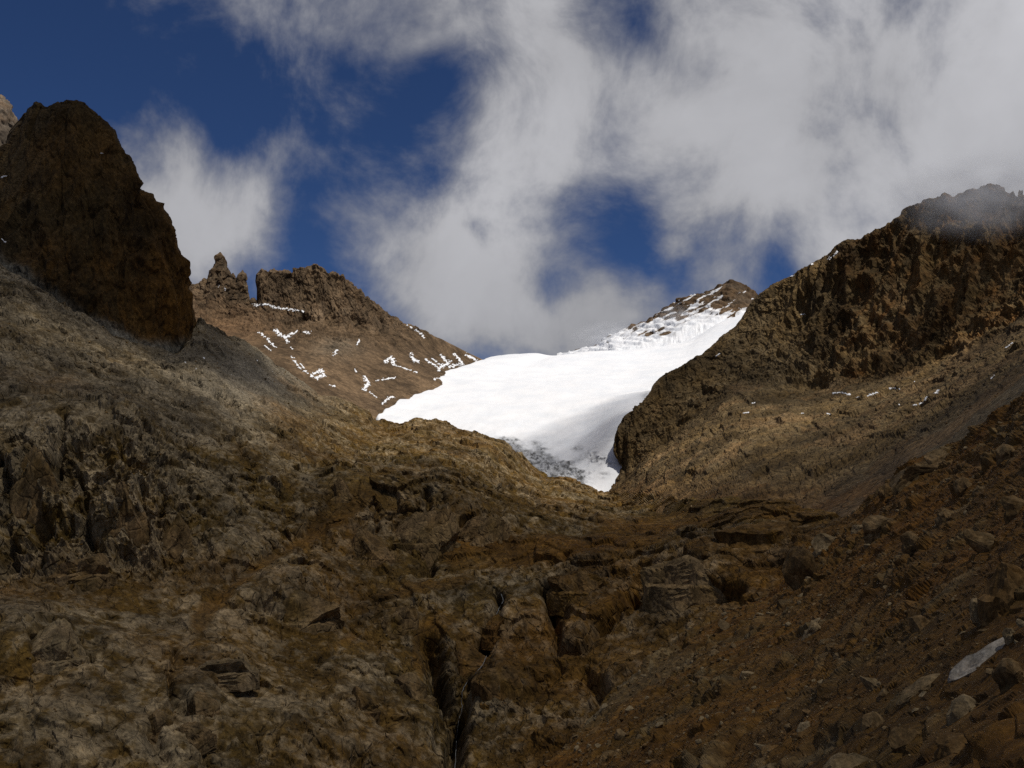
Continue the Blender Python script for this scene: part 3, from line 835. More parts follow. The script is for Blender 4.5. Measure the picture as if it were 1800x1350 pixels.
def valley_relief(P, N, G):
    # forms shrink towards the camera: coarse relief by distance
    x, y, dist = G[..., 0], G[..., 1], G[..., 2]
    Q = P * np.array([1, 0.7, 1])
    dA, rA = rock_relief(Q, 70.0, 0.08, 0.07, (0.12,), 0.5, 81, 5)
    dC, rC = crag_relief(Q * np.array([1, 1, 0.55]), 40.0, 4, 0.22, 2.5, 301, crack=0.35)
    dF = fbm(Q / 5.0, 3, 107, 0.6)
    far = sstep(250, 700, dist)
    n5 = fbm(Q / 90.0, 3, 113)
    # smooth gravel runs among the rock
    n = fbm(Q / 55.0, 4, 111)
    runs = groove(G, [(650, 880), (590, 905), (520, 950), (440, 1005), (380, 1060), (350, 1100)], 26, 0.75) + groove(G, [(750, 1110), (735, 1160), (745, 1230)], 14, 0.6) + groove(G, [(800, 985), (900, 985), (980, 965), (1100, 940), (1250, 900), (1420, 900)], 24, 0.6) + groove(G, [(640, 1060), (760, 1030), (830, 1020)], 14, 0.5) + groove(G, [(560, 1150), (620, 1120)], 12, 0.4)
    gravel = sstep(0.10, 0.40, 0.8 * n + runs + 0.25 * sstep(1080, 1150, x) * sstep(1020, 950, y) - 0.25 * sstep(700, 350, x) * sstep(720, 800, y) - 0.05)
    fine = np.clip(np.exp(-(((x - 850) / 230) ** 2 + ((y - 800) / 70) ** 2)) + np.exp(-(((x - 1050) / 130) ** 2 + ((y - 920) / 45) ** 2)), 0, 1)
    slabs = np.exp(-(((x - 480) / 150) ** 2 + ((y - 660) / 70) ** 2))
    left_cols = sstep(420, 250, x) * sstep(740, 800, y) * sstep(1060, 980, y)
    d = 0.75 * dA * (0.45 + 0.55 * far) * (1 - 0.45 * slabs) + (dC * (0.52 + 0.2 * far + 0.2 * left_cols) * (0.45 + 0.75 * sstep(-0.25, 0.3, n5)) + dF * 0.8 * (0.6 + 0.9 * far)) * (1 - 0.85 * gravel) * (1 - 0.5 * slabs) * (1 - 0.55 * fine)
    d += ((ridged(Q / np.array([15, 13, 110.0]), 4, 121) - 0.5) * 15 + (ridged(Q / np.array([5.5, 6, 60.0]), 3, 123) - 0.5) * 4) * left_cols
    for a, b, rx, ry, h in HUMPS:
        d += 1.0 * h * hump(G, a, b, rx, ry) * (0.7 + 0.5 * rC[0])
    wob = G + np.stack([fbm(Q / 9.0, 3, 131) * 10, fbm(Q / 9.0, 3, 137) * 10, 0 * x], -1)
    for pts, w, k in CLEFTS:
        d -= 0.85 * groove(wob, pts, w, k)
    valley_relief.gravel, valley_relief.slabs = gravel, slabs
    return d, rC


def valley_zone(P, G, d, rs, st):
    x, y = G[..., 0], G[..., 1]
    n = fbm(P / 40.0, 5, 141)
    n2 = fbm(P / np.array([12, 12, 30.0]), 4, 143)
    g, s = valley_relief.gravel, valley_relief.slabs
    leftish = sstep(620, 300, x)
    n3 = fbm(P / np.array([4.0, 8.0, 9.0]), 4, 145, 0.65)
    pale = sstep(0.22, 0.80, 0.36 + 0.45 * n + 0.45 * n2 + 0.55 * n3 + 0.25 * (rs[1] - 0.5) + 0.35 * (rs[2] - 0.5) + 0.15 * leftish) * (1 - 0.85 * g)
    mound = sum(hump(G, a, b, rx * 0.8, ry * 0.8) for a, b, rx, ry, h in HUMPS)
    pale = np.clip(pale + 0.35 * np.clip(mound, 0, 1) * (0.5 + n2) * (1 - 0.5 * g), 0, 1)
    rust = np.clip((0.18 + 0.7 * fbm(P / 70.0, 4, 147)) + 0.30 * g * sstep(850, 950, y) + 0.25 * sstep(700, 1000, x) * sstep(880, 1000, y) - 0.3 * leftish * sstep(1000, 900, y), 0, 1) * 0.8
    grey = np.clip(0.85 * s + 0.35 * leftish * sstep(900, 600, y) + 0.3 * n * leftish, 0, 1) * 0.85
    return np.stack([pale, rust, grey], -1)


landform("valley_slope", valley_rows, 930, [5, 8, 75, 65, 62, 62, 68, 70, 66], m_valley, valley_relief, valley_zone, sharp=(0, 1, 2), smooth=False, forward=0.7, label="brown slabs and rock steps of the valley head below the glacier")

# ---- rusty scree slope in the right foreground
m_scree = rock_mat("scree_gravel", 0.10, brown=(0.106, 0.058, 0.011), pale=(0.21, 0.15, 0.070), rust=(0.140, 0.056, 0.006), stretch=(1, 1, 1), bump=0.9)
T_s = [(820, 1470, 120), (900, 1400, 150), (950, 1350, 165), (1020, 1285, 190), (1080, 1225, 205), (1150, 1160, 225), (1230, 1098, 245), (1300, 1068, 255), (1350, 1045, 258), (1390, 1012, 258), (1420, 965, 262), (1450, 940, 262), (1500, 902, 258), (1560, 852, 250), (1600, 818, 240), (1650, 800, 228), (1700, 766, 214), (1760, 722, 198), (1800, 694, 186), (1900, 640, 165), (2000, 590, 150), (2300, 470, 120)]
scree_rows = [
    [(x, y + 60, d + 60) for x, y, d in T_s],
    [(x, y + 6, d + 7) for x, y, d in T_s],
    T_s,
    [(820, 1480, 118), (950, 1370, 155), (1080, 1260, 180), (1230, 1160, 185), (1390, 1080, 180), (1500, 1010, 165), (1600, 940, 150), (1700, 890, 130), (1800, 830, 112), (2000, 740, 90), (2300, 640, 70)],
    [(820, 1490, 116), (950, 1395, 140), (1080, 1310, 140), (1230, 1230, 128), (1390, 1170, 108), (1500, 1120, 92), (1600, 1070, 78), (1700, 1020, 66), (1800, 970, 56), (2000, 890, 44), (2300, 800, 34)],
    [(820, 1500, 112), (950, 1420, 125), (1080, 1360, 108), (1230, 1320, 80), (1390, 1280, 58), (1500, 1240, 47), (1600, 1210, 39), (1700, 1180, 32), (1800, 1140, 27), (2000, 1070, 21), (2300, 980, 16)],
    [(820, 1560, 95), (950, 1520, 90), (1080, 1490, 68), (1230, 1460, 47), (1390, 1430, 33), (1500, 1420, 26), (1600, 1410, 21), (1700, 1400, 17.5), (1800, 1390, 14.5), (2000, 1360, 11), (2300, 1330, 8)],
    [(820, 1800, 70), (950, 1800, 62), (1080, 1800, 46), (1230, 1800, 31), (1390, 1800, 21), (1500, 1800, 16.5), (1600, 1800, 13.5), (1700, 1800, 11), (1800, 1800, 9), (2000, 1800, 7), (2300, 1800, 5.5)],
]


def on_plane(px, py):
    """distance at which the line of sight through a pixel meets the mean plane of the slope"""
    x, _y, z = pos(px, py, 1.0)
    return -5.67 / (z - 0.753 * x + 0.268)


# outside the picture the slope runs on as that plane
scree_rows = scree_rows[:3] + [[(x, y, d if x < 1950 or not 3 < on_plane(x, y) < 200 else on_plane(x, y)) for x, y, d in row] for row in scree_rows[3:]]


def scree_relief(P, N, G):
    dist = G[..., 2]
    k = np.clip(dist / 120.0, 0.15, 1.6)
    d = fbm(P / 30.0, 5, 151) * 1.6 * k
    # lines of stones and runnels running down the slope
    down = np.stack([P[..., 0] * 0.5 + P[..., 1] * 0.15, P[..., 1] * 0.5 - P[..., 0] * 0.2, P[..., 2] * 1.4], -1)
    d += (ridged(down / 7.0, 5, 157) - 0.4) * 0.85 * k
    Pq = along(P, 20, 0.3)
    b, r, e = blocks(Pq / 1.7, 161)
    b2, r2, e2 = blocks(Pq / 0.6, 163)
    lump = sstep(-0.05, 0.25, fbm(P / 11.0, 4, 165))
    b3, r3, e3 = blocks(Pq / 4.0, 167)
    rib = sstep(0.1, 0.45, fbm(down / 12.0, 4, 169) + 0.25 * lump)
    d += (b + np.minimum(e * 3, 1) * 0.5) * 0.5 * lump * np.clip(k * 1.4, 0.5, 1.2) + b2 * 0.13 + (b3 + np.minimum(e3 * 3, 1) * 0.4) * 1.1 * rib * np.clip(k * 1.2, 0.4, 1.2)
    return d, [r, r2, lump]


def scree_zone(P, G, d, rs, st):
    n = fbm(P / 14.0, 5, 171)
    n2 = fbm(P / 45.0, 4, 173)
    pale = np.clip(0.2 * rs[1] + 0.65 * rs[2] * (rs[0] > 0.72) + 0.25 * n, 0, 1)
    rust = np.clip(0.5 + 1.0 * n2 + 0.4 * n - 0.3 * rs[2], 0, 1)
    return np.stack([pale, rust, 0.15 * sstep(0.1, 0.4, -n2)], -1)


landform("scree_slope", scree_rows, 640, [4, 6, 85, 85, 85, 85, 30], m_scree, scree_relief, scree_zone, sharp=(0, 1, 2), smooth=False, label="rust brown scree slope strewn with rocks in the right foreground")

# ---- the same slope carried on under and beside the standpoint
xs, ys = np.linspace(-20, 60, 170), np.linspace(38, -30, 140)
Xn, Yn = np.meshgrid(xs, ys)
Pn = np.stack([Xn, Yn, -5.67 + 0.753 * Xn - 0.268 * Yn - 0.2], -1)
Nn = np.broadcast_to(np.array([-0.753, 0.268, 1.0]) / 1.28, Pn.shape)
dn, rn = scree_relief(Pn, Nn, np.stack([0 * Xn, 0 * Xn, np.hypot(Xn, Yn)], -1))
Zn = scree_zone(Pn, None, dn, rn, None)
o = obj("scree_slope", mesh_np("near_scree", (Pn + Nn * dn[..., None]).reshape(-1, 3), grid_faces(140, 170, keep=((900 + F * Xn / np.maximum(Yn, 0.1) > 1980) | (Yn < 6.5))[1:, 1:]), m_scree, Zn, False))
tag(o, "rust brown scree close in front of the standpoint", None, None, "structure")

# ================================================================== THINGS ON THE LAND
import bmesh
rng = np.random.default_rng(7)
_ico = {}


def ico(sub):
    if sub not in _ico:
        bm = bmesh.new()
        bmesh.ops.create_icosphere(bm, subdivisions=sub, radius=1.0)
        _ico[sub] = (np.array([v.co[:] for v in bm.verts]), np.array([[v.index for v in f.verts] for f in bm.faces]))
        bm.free()
    return _ico[sub]


def cut_rock(sub, seed, cuts=14, lo=0.45, hi=0.85, rough=0.10):
    """an angular stone: a ball trimmed by planes, then roughened"""
    r = np.random.default_rng(seed)
    V, Fc = ico(sub)
    V = np.sign(V) * np.abs(V) ** 0.62
    q = r.normal(size=4)
    w, x, y, z = q / np.linalg.norm(q)
    V = V @ np.array([[1 - 2 * (y * y + z * z), 2 * (x * y - z * w), 2 * (x * z + y * w)], [2 * (x * y + z * w), 1 - 2 * (x * x + z * z), 2 * (y * z - x * w)], [2 * (x * z - y * w), 2 * (y * z + x * w), 1 - 2 * (x * x + y * y)]]) * 0.95
    for _ in range(cuts):
        n = r.normal(size=3)
        n /= np.linalg.norm(n)
        k = r.uniform(lo, hi)
        s = V @ n - k
        V -= np.where(s > 0, s, 0)[:, None] * n
    nrm = V / (np.linalg.norm(V, axis=1, keepdims=True) + 1e-9)
    if rough:
        V += nrm * (fbm(V * 1.7 + seed, 4, seed) * rough * 1.6 + fbm(V * 6 + seed, 3, seed + 5) * rough * 0.5)[:, None]
    return V, Fc


for k_, s_ in SHEETS.items():
    s_["pix"] = to_pix(s_["V"])


def on_sheet(name, px, py):
    """point, normal and distance of the land surface seen at a photo pixel"""
    s = SHEETS[name]
    x, y = s["pix"]
    e = (x - px) ** 2 + (y - py) ** 2
    near = e < max(e.min() * 4, 16.0)
    dist = np.where(near, s["V"][..., 1], 1e9)
    i = np.unravel_index(np.argmin(dist), dist.shape)
    return s["V"][i], s["N"][i], s["V"][i][1]


# ---- rock spires on the far ridge
def spire(outline_l, outline_r, d, thick, seed, label):
    """rings of an oval section from base to tip, left and right edges given as (px, py)"""
    ys = np.linspace(outline_l[0][1], outline_l[-1][1], 70)
    lx = np.interp(-ys, [-p[1] for p in outline_l], [p[0] for p in outline_l])
    rx = np.interp(-ys, [-p[1] for p in outline_r], [p[0] for p in outline_r])
    a = np.linspace(0, 2 * np.pi, 97)[:-1]
    rows = []
    for y, l, r in zip(ys, lx, rx):
        c, h = pos((l + r) / 2, y, d), (r - l) / 2 * d / F
        ca, sa = np.cos(a), np.sin(a)
        rows.append(np.stack([c[0] + h * np.sign(ca) * np.abs(ca) ** 0.8, c[1] + h * thick * np.sign(sa) * np.abs(sa) ** 0.8, c[2] + 0 * a], -1))
    P = np.array(rows)
    cen = P.mean(1, keepdims=True)
    N = P - cen
    N[..., 2] = 0
    rad = np.linalg.norm(N, axis=-1, keepdims=True)
    N /= rad + 1e-6
    dsp, rs = rock_relief(P, 40.0, 0.03, 0.05, (0.10, 0.10, 0.08), 0.5, seed, 5)
    stp, rs2, _e = blocks(P / np.array([11.0, 11.0, 13.0]), seed + 9)
    P = P + N * ((np.clip(dsp, -6, 6) + 4.5 * stp) * np.clip(rad[..., 0] / 12, 0.12, 1))[..., None]
    nv, nu = P.shape[:2]
    idx = np.arange(nv * nu).reshape(nv, nu)
    nxt = np.roll(idx, -1, 1)
    q = np.stack([idx[:-1], nxt[:-1], nxt[1:], idx[1:]], -1).reshape(-1, 4)
    z = np.stack([0.55 * rs[1], 0.3 * rs[0], 0 * rs[0]], -1)
    o = obj("rock_spire", mesh_np("rock_spire", P.reshape(-1, 3), q, m_far, z, False))
    return tag(o, label, "rock spire", "rock spires on the far left ridge")


spire([(352, 530), (362, 505), (367, 490), (369, 481), (370, 475), (374, 474), (377, 470), (379, 458), (380, 449), (383, 446), (386, 443)],
      [(436, 530), (424, 505), (416, 492), (411, 486), (405, 476), (400, 466), (397, 458), (394, 450), (391, 447), (389, 444), (388, 443)], 2076, 0.55, 301, "tall crooked rock spire standing on the far left ridge")
spire([(412, 545), (416, 505), (418, 490), (420, 484), (424, 477), (426, 474)], [(440, 545), (437, 520), (435, 500), (434, 488), (431, 480), (427, 474)], 2070, 0.7, 307, "short pointed rock spire beside the notch in the far left ridge")
spire([(396, 530), (400, 500), (404, 486), (408, 480)], [(424, 530), (420, 500), (415, 488), (411, 480)], 2073, 0.7, 313, "low jagged rock tooth between the tall spire and the short one")
spire([(358, 535), (364, 505), (367, 487), (369, 479)], [(392, 535), (386, 505), (380, 488), (374, 479)], 2072, 0.7, 315, "low rock shoulder against the left side of the tall spire")
spire([(437, 540), (439, 529), (441, 524)], [(452, 540), (450, 528), (446, 521)], 2068, 0.9, 311, "small rock stub low in the notch of the far left ridge")

# ---- snow patches lying on the rock
m_patch = snow_mat("old_snow", 0.0, 0.8)


def snow(sheet, strokes, label, group, up=3, lift=None, bias=0.0, rag=3.0):
    """strokes: [(polyline in photo px, half width px)]; the patch follows the rock and thins out to its ragged rim"""
    s = SHEETS[sheet]
    x, y = s["pix"]
    pts = [p for st in strokes for p in st[0]]
    w = max(st[1] for st in strokes) + 5
    x0, x1 = min(p[0] for p in pts) - w, max(p[0] for p in pts) + w
    y0, y1 = min(p[1] for p in pts) - w, max(p[1] for p in pts) + w
    inside = (x > x0) & (x < x1) & (y > y0) & (y < y1)
    if not inside.any():
        return None
    ii, jj = np.where(inside)
    i0, i1, j0, j1 = max(ii.min() - 1, 0), min(ii.max() + 2, x.shape[0]), max(jj.min() - 1, 0), min(jj.max() + 2, x.shape[1])
    V = s["V"][i0:i1, j0:j1]
    if V.shape[0] < 2 or V.shape[1] < 2:
        return None

    def finer(A):
        a = np.linspace(0, A.shape[0] - 1, (A.shape[0] - 1) * up + 1)
        b = np.linspace(0, A.shape[1] - 1, (A.shape[1] - 1) * up + 1)
        ia, ib = np.minimum(a.astype(int), A.shape[0] - 2), np.minimum(b.astype(int), A.shape[1] - 2)
        ta, tb = (a - ia)[:, None, None], (b - ib)[None, :, None]
        return (A[ia][:, ib] * (1 - ta) + A[ia + 1][:, ib] * ta) * (1 - tb) + (A[ia][:, ib + 1] * (1 - ta) + A[ia + 1][:, ib + 1] * ta) * tb
    V = finer(V)
    X, Y = to_pix(V)
    m = np.full(X.shape, -9.0)
    for poly, hw in strokes:
        poly = poly if len(poly) > 1 else [poly[0], (poly[0][0] + 0.5, poly[0][1])]
        best = np.full(X.shape, 1e9)
        for (a, b), (c, e) in zip(poly[:-1], poly[1:]):
            t = np.clip(((X - a) * (c - a) + (Y - b) * (e - b)) / ((c - a) ** 2 + (e - b) ** 2 + 1e-9), 0, 1)
            best = np.minimum(best, np.hypot(X - a - t * (c - a), (Y - b - t * (e - b)) * 1.25))
        m = np.maximum(m, 1 - best / (hw * 0.72))
    m += rag * (fbm(np.stack([X / 5.0, Y / 3.0, 0 * X], -1) + len(label), 4, 401, 0.7) - 0.10) + bias
    n = V[..., 1].mean() / F                                  # metres per photo pixel here
    lift = lift or 1.1 * n
    N = grid_normals(V)
    off = N * np.array([0.4, 0.6, 0.0]) + np.array([0, -0.25, 0.8])
    h = np.clip(m, -0.4, 0.5) * lift + 0.1 * n
    top = V + off * h[..., None]
    keep = (m[:-1, :-1] > -0.12) & (m[1:, :-1] > -0.12) & (m[1:, 1:] > -0.12) & (m[:-1, 1:] > -0.12)
    if keep.sum() < 3:
        return None
    q = grid_faces(*X.shape, keep=keep)
    lab = np.arange(X.size)                                   # one object per separate piece of snow
    while True:
        mn = lab[q].min(1)
        new = lab.copy()
        np.minimum.at(new, q.ravel(), np.repeat(mn, 4))
        new = new[new]
        if (new == lab).all():
            break
        lab = new
    fl = lab[q[:, 0]]
    ids, cnt = np.unique(fl, return_counts=True)
    order = ids[np.argsort(-cnt)]
    size = dict(zip(ids, cnt))
    root = None
    for k in order:
        if root is not None and size[k] < 14:
            continue
        qk = q[fl == k]
        used, inv = np.unique(qk, return_inverse=True)
        W = top.reshape(-1, 3)[used]
        c = W.mean(0)
        o = obj("snow_patch" if root is None else "snow_fleck", mesh_np("snow_patch", W - c, inv.reshape(-1, 4), m_patch, np.stack([(1 - sstep(-0.05, 0.4, m)).ravel()[used] * 0.8] * 3, -1)))
        if root is None:
            root = o
            o.location = c
            tag(o, label, "snow", group)
        else:
            o.parent = root
            o.location = c - np.array(root.location)
    return root


GF, GR, GL = "snow patches on the far left ridge", "snow patches on the right ridge", "snow flecks on the left slope"
FAR = "far_mountain_ridge"
snow(FAR, [([(384, 506), (390, 503), (397, 509)], 5)], "white snow patch on the ledge below the tall spire", GF)
snow(FAR, [([(443, 533), (452, 536)], 5), ([(452, 537), (468, 535), (485, 541), (510, 544), (532, 548)], 4)], "long white snow band along the foot of the far rock wall", GF)
snow(FAR, [([(483, 581), (500, 592), (506, 600)], 6), ([(503, 592), (520, 584)], 5)], "funnel-shaped snow patch above the brown scree of the far ridge", GF)
snow(FAR, [([(535, 585), (543, 584)], 5)], "small round snow patch right of the funnel-shaped one", GF)
snow(FAR, [([(456, 584), (470, 596), (483, 610)], 3.4)], "slanting snow streak left of the funnel-shaped patch", GF)
snow(FAR, [([(466, 608), (477, 617)], 2.4)], "short snow streak below the slanting one", GF)
snow(FAR, [([(360, 569), (372, 578)], 2.4)], "thin snow sliver beside the foot of the left buttress", GF)
snow(FAR, [([(511, 611), (514, 614)], 2), ([(520, 618), (524, 621)], 2)], "two thin snow dashes on the far brown scree", GF)
snow(FAR, [([(513, 628), (528, 648), (540, 656)], 3.2), ([(528, 640), (536, 648)], 2)], "long thin snow streak running down the far scree", GF)
snow(FAR, [([(548, 661), (562, 650), (571, 660), (556, 664)], 6)], "ragged snow cluster at the foot of the far scree streak", GF)
snow(FAR, [([(580, 677), (588, 679)], 2.6)], "tiny snow fleck below the ragged cluster", GF)
snow(FAR, [([(640, 664), (648, 672), (641, 686)], 7)], "blocky white snow patch left of the glacier", GF)
snow(FAR, [([(661, 670), (680, 666), (697, 664)], 2.6)], "horizontal snow line beside the blocky patch", GF)
snow(FAR, [([(650, 690), (664, 700)], 2.4)], "small snow curl under the blocky patch", GF)
snow(FAR, [([(677, 636), (688, 628), (692, 638)], 6)], "spiky white snow patch on the slope above the glacier's left edge", GF)
snow(FAR, [([(690, 641), (712, 648), (733, 655)], 2.6)], "thin snow line trailing right from the spiky patch", GF)
snow(FAR, [([(722, 622), (726, 632), (734, 636)], 4.5)], "small branching snow patch between the spiky patch and the glacier rim", GF)
snow(FAR, [([(748, 632), (770, 646)], 3), ([(758, 630), (776, 642)], 3), ([(776, 624), (788, 640)], 4), ([(790, 636), (770, 650)], 5), ([(800, 622), (812, 638)], 4), ([(812, 640), (790, 645)], 5), ([(820, 624), (838, 634)], 4)], "fringe of jagged snow streaks along the glacier's upper left rim", GF)
snow(FAR, [([(716, 572), (724, 576)], 2.6), ([(730, 580), (738, 584), (745, 594)], 3)], "small snow spots high on the far ridge's right shoulder", GF)
snow(FAR, [([(587, 624), (592, 616)], 4), ([(628, 606), (631, 598)], 2.4)], "dull icy patch among the dark rock steps of the far ridge", GF)
snow(FAR, [([(672, 709), (680, 702), (690, 698)], 4)], "small snow tuft beside the glacier's lower left rim", GF)
snow(FAR, [([(623, 648), (626, 654)], 2.2)], "lone snow speck in the middle of the far scree", GF)
snow(FAR, [([(760, 668), (775, 664)], 3)], "thin snow lip above the glacier's left edge", GF)
RR = "right_mountain_ridge"
for pl, w, lb in [
    ([(1457, 456), (1466, 449), (1471, 442)], 4, "bright snow patch just under the skyline of the right ridge"),
    ([(1424, 466), (1430, 463)], 2.5, "snow fleck on the skyline left of the bright patch"),
    ([(1390, 486), (1396, 484)], 2.2, "snow fleck low on the right ridge's skyline"),
    ([(1408, 553), (1415, 552)], 2.4, "snow fleck on the prow of the right cliff"),
    ([(1258, 627), (1264, 622)], 2.2, "small snow fleck above the glacier's right edge"),
    ([(1464, 691), (1480, 690), (1495, 694)], 3.2, "longest of the snow strips at the foot of the right cliff"),
    ([(1505, 699), (1511, 698)], 2, "tiny snow strip right of the longest one below the cliff"),
    ([(1522, 697), (1532, 693), (1541, 690)], 3, "slanting snow strip in the middle below the right cliff"),
    ([(1562, 683), (1570, 682), (1580, 684)], 2.8, "curved snow strip tucked under the right cliff"),
    ([(1603, 671), (1607, 671)], 2.2, "tiny snow dot above the tan scree fan"),
    ([(1609, 712), (1622, 708), (1629, 699)], 4, "hook-shaped snow patch on the rim of the tan scree fan"),
    ([(1642, 691), (1654, 685)], 3.4, "oval snow patch above the hook-shaped one"),
    ([(1307, 726), (1316, 725)], 3, "snow patch on the bench left of the right cliff"),
    ([(1323, 708), (1327, 707)], 2.2, "snow speck above the patch on the bench"),
    ([(1409, 726), (1416, 727)], 2, "snow speck in the middle of the bench"),
    ([(1454, 727), (1460, 728)], 2, "snow speck at the right end of the bench"),
    ([(1768, 611), (1781, 602)], 2.6, "slim snow streak high on the tan scree fan"),
    ([(1742, 666), (1748, 660)], 2.6, "snow dot halfway down the tan scree fan"),
    ([(1578, 709), (1581, 712)], 1.8, "snow dot left of the hook-shaped patch"),
]:
    snow(RR, [(pl, w)], lb, GR)
snow("left_mountain_buttress", [([(4, 421), (14, 429)], 3.5)], "snow fleck on the left buttress at the picture's edge", GL)
snow("left_mountain_buttress", [([(3, 312), (12, 309)], 2.8)], "snow fleck high on the left buttress at the picture's edge", GL)
snow("left_mountain_buttress", [([(177, 270), (182, 270)], 2.0)], "tiny snow dot near the top of the left buttress", GL)
for pl, lb in [([(322, 633), (326, 637)], "snow dot on the grey slabs under the buttress"), ([(343, 647), (348, 648)], "second snow dot on the grey slabs under the buttress"), ([(357, 629), (360, 630)], "snow speck on the grey slabs near the far scree"), ([(452, 634), (455, 633)], "snow speck on the upper edge of the grey slabs")]:
    snow("valley_slope", [(pl, 2.0)], lb, GL)

# snow draped over the summit
sS = SHEETS["mountain_summit"]
X, Y = sS["pix"]
Vs = sS["V"]
n1 = fbm(np.stack([X / 22, (Y + 0.45 * X) / 6.0, 0 * X], -1), 5, 421)
n2 = fbm(np.stack([X / 60, (Y + 0.4 * X) / 30.0, 0 * X + 5], -1), 4, 423)
line = np.interp(X, [980, 1060, 1130, 1180, 1230, 1290, 1340], [606, 594, 578, 568, 560, 552, 560])
msk = 0.55 * sstep(-26, 26, Y - line) - 0.17 + 0.75 * n1 + 0.30 * n2 + 0.5 * sstep(8, 40, Y - line) - 0.55 * np.exp(-(((X - 1175) / 45) ** 2 + ((Y - 588) / 9) ** 2)) - 0.8 * sstep(1316, 1336, X - 0.9 * (Y - 520)) * (Y < 560) - 0.3 * sstep(515, 500, Y)
top = Vs + np.array([0, -0.4, 0.9]) * (np.clip(msk, -0.3, 0.35) * 4.0 + 0.3)[..., None]
keep = (msk[:-1, :-1] > -0.2) & (msk[1:, 1:] > -0.2)
keep[:10] = False
q = grid_faces(*X.shape, keep=keep)
used, inv = np.unique(q, return_inverse=True)
o = obj("snowfield", mesh_np("snowfield", top.reshape(-1, 3)[used], inv.reshape(-1, 4), m_patch, np.stack([(1 - sstep(-0.15, 0.1, msk)).ravel()[used] * 0.7] * 3, -1)))
tag(o, "streaky snow cover draped over the summit's ledges behind the glacier", "snow")

# ---- outcrops that stand out of the valley slope
m_crop = rock_mat("outcrop_rock", 0.45, brown=(0.096, 0.058, 0.013), pale=(0.275, 0.210, 0.120), rust=(0.138, 0.060, 0.009), stretch=(1, 1, 0.5), contrast=1.15, joints=0.5)


def outcrop(px, py, w, h, label, seed, sheet="valley_slope", deep=0.9, tilt=0.0, sink=0.15, pale=0.5, rust=0.2, sub=5, material=None, name="rock_outcrop", category="rock outcrop", cuts=16, group="rock outcrops of the valley head", rough=0.6):
    p, n, d = on_sheet(sheet, px, py + h * 0.42)
    sx, sz = w / 2 * d / F * 1.12, h * d / F * (1.0 - 0.5 * sink)
    V, Fc = cut_rock(sub, seed, cuts, 0.5, 0.9, 0.05)
    # no undercut: below its widest ring the rock goes straight down into the ground
    low = V[:, 2] < 0
    rad = np.hypot(V[:, 0], V[:, 1]) + 1e-6
    V[:, :2] *= np.where(low, np.maximum(1.0, 0.9 / rad), 1.0)[:, None]
    V[:, 2] = np.where(low, V[:, 2] * 1.3, V[:, 2])
    nrm = V / (np.linalg.norm(V, axis=1, keepdims=True) + 1e-9)
    S = np.array([sx, max((sx * sz) ** 0.5 * deep, 0.5 * sx * deep), sz])
    W = V * S
    c, s = math.cos(tilt), math.sin(tilt)
    W = np.stack([W[:, 0] * c - W[:, 2] * s, W[:, 1], W[:, 0] * s + W[:, 2] * c], -1)
    L = 2.2 * (sx * sz) ** 0.5
    dsp, rs = rock_relief(W + p, L, 0.03, 0.07, (0.10, 0.11, 0.10), 0.45, seed, 4)
    W = W + nrm * (dsp * rough)[:, None]
    ctr = p + np.array([0, S[1] * 0.5, -0.12 * sz])
    nz = fbm((W + p) / (L * 0.4), 3, seed + 3)
    Z = np.stack([np.clip(pale * 0.8 + 0.7 * nz + 0.4 * (rs[1] - 0.5), 0, 1), np.clip(rust + 0.1 + 0.5 * nz, 0, 1), 0 * nz], -1)
    o = obj(name, mesh_np(name, W, Fc, material or m_crop, Z, False))
    o.location = ctr
    return tag(o, label, category, group)


outcrop(1232, 990, 190, 72, "broad pale streaked rock outcrop right of the valley centre", 501, pale=0.6, rust=0.1, sink=0.2, cuts=24)
outcrop(1335, 928, 140, 60, "brown rounded rock dome behind the pale streaked outcrop", 503, pale=0.25, rust=0.35, sink=0.3)
outcrop(692, 1080, 72, 50, "squat cracked rock block in the valley centre", 505, pale=0.55, cuts=9)
outcrop(515, 1045, 170, 95, "broad rounded slab dome on the left of the valley floor", 507, pale=0.6, rust=0.15, sink=0.8)
outcrop(600, 850, 75, 45, "ridged rock knob on the slope above the big rock hump", 509, pale=0.5, tilt=-0.3, sink=0.25)
outcrop(1135, 1205, 150, 80, "dark overhanging rock block above the tan gravel run", 511, pale=0.2, rust=0.2, deep=0.7)
outcrop(1025, 1018, 130, 40, "flat-topped ledge of rock right of the stream head", 513, pale=0.3, rust=0.3)
outcrop(880, 1200, 95, 60, "rough rock rib right of the stream cleft", 515, pale=0.35, rust=0.3)
outcrop(135, 985, 120, 55, "pale-capped rock shelf below the fluted cliff on the left", 517, pale=0.6, sink=0.2)
outcrop(70, 1118, 130, 75, "whitish rounded rock knob at the left edge of the foreground", 519, pale=0.95, rust=0.0)
outcrop(395, 1155, 110, 60, "layered pale ledge in the lower left foreground", 521, pale=0.9, rust=0.0, tilt=0.05, sink=0.9)
outcrop(355, 1232, 46, 36, "pale square rock in the lower left foreground", 523, pale=0.8, cuts=8)
outcrop(270, 1265, 60, 46, "rounded pale rock left of the square one in the lower left", 525, pale=0.7)
outcrop(335, 1285, 80, 30, "flat pale rock slab below the square rock in the lower left", 527, pale=0.75, tilt=0.2)
outcrop(26, 1312, 30, 60, "upright pale rock at the lower left corner", 529, pale=0.85, rust=0.0, deep=0.8)
outcrop(735, 905, 150, 90, "large cracked rock hump in the middle of the valley head", 531, pale=0.5, rust=0.1, sink=0.3, sub=6)
outcrop(840, 915, 100, 70, "grey rock face joined to the right of the large rock hump", 533, pale=0.6, sink=0.3)
outcrop(640, 935, 80, 90, "grey rock rib joined to the left of the large rock hump", 535, pale=0.5, sink=0.3)
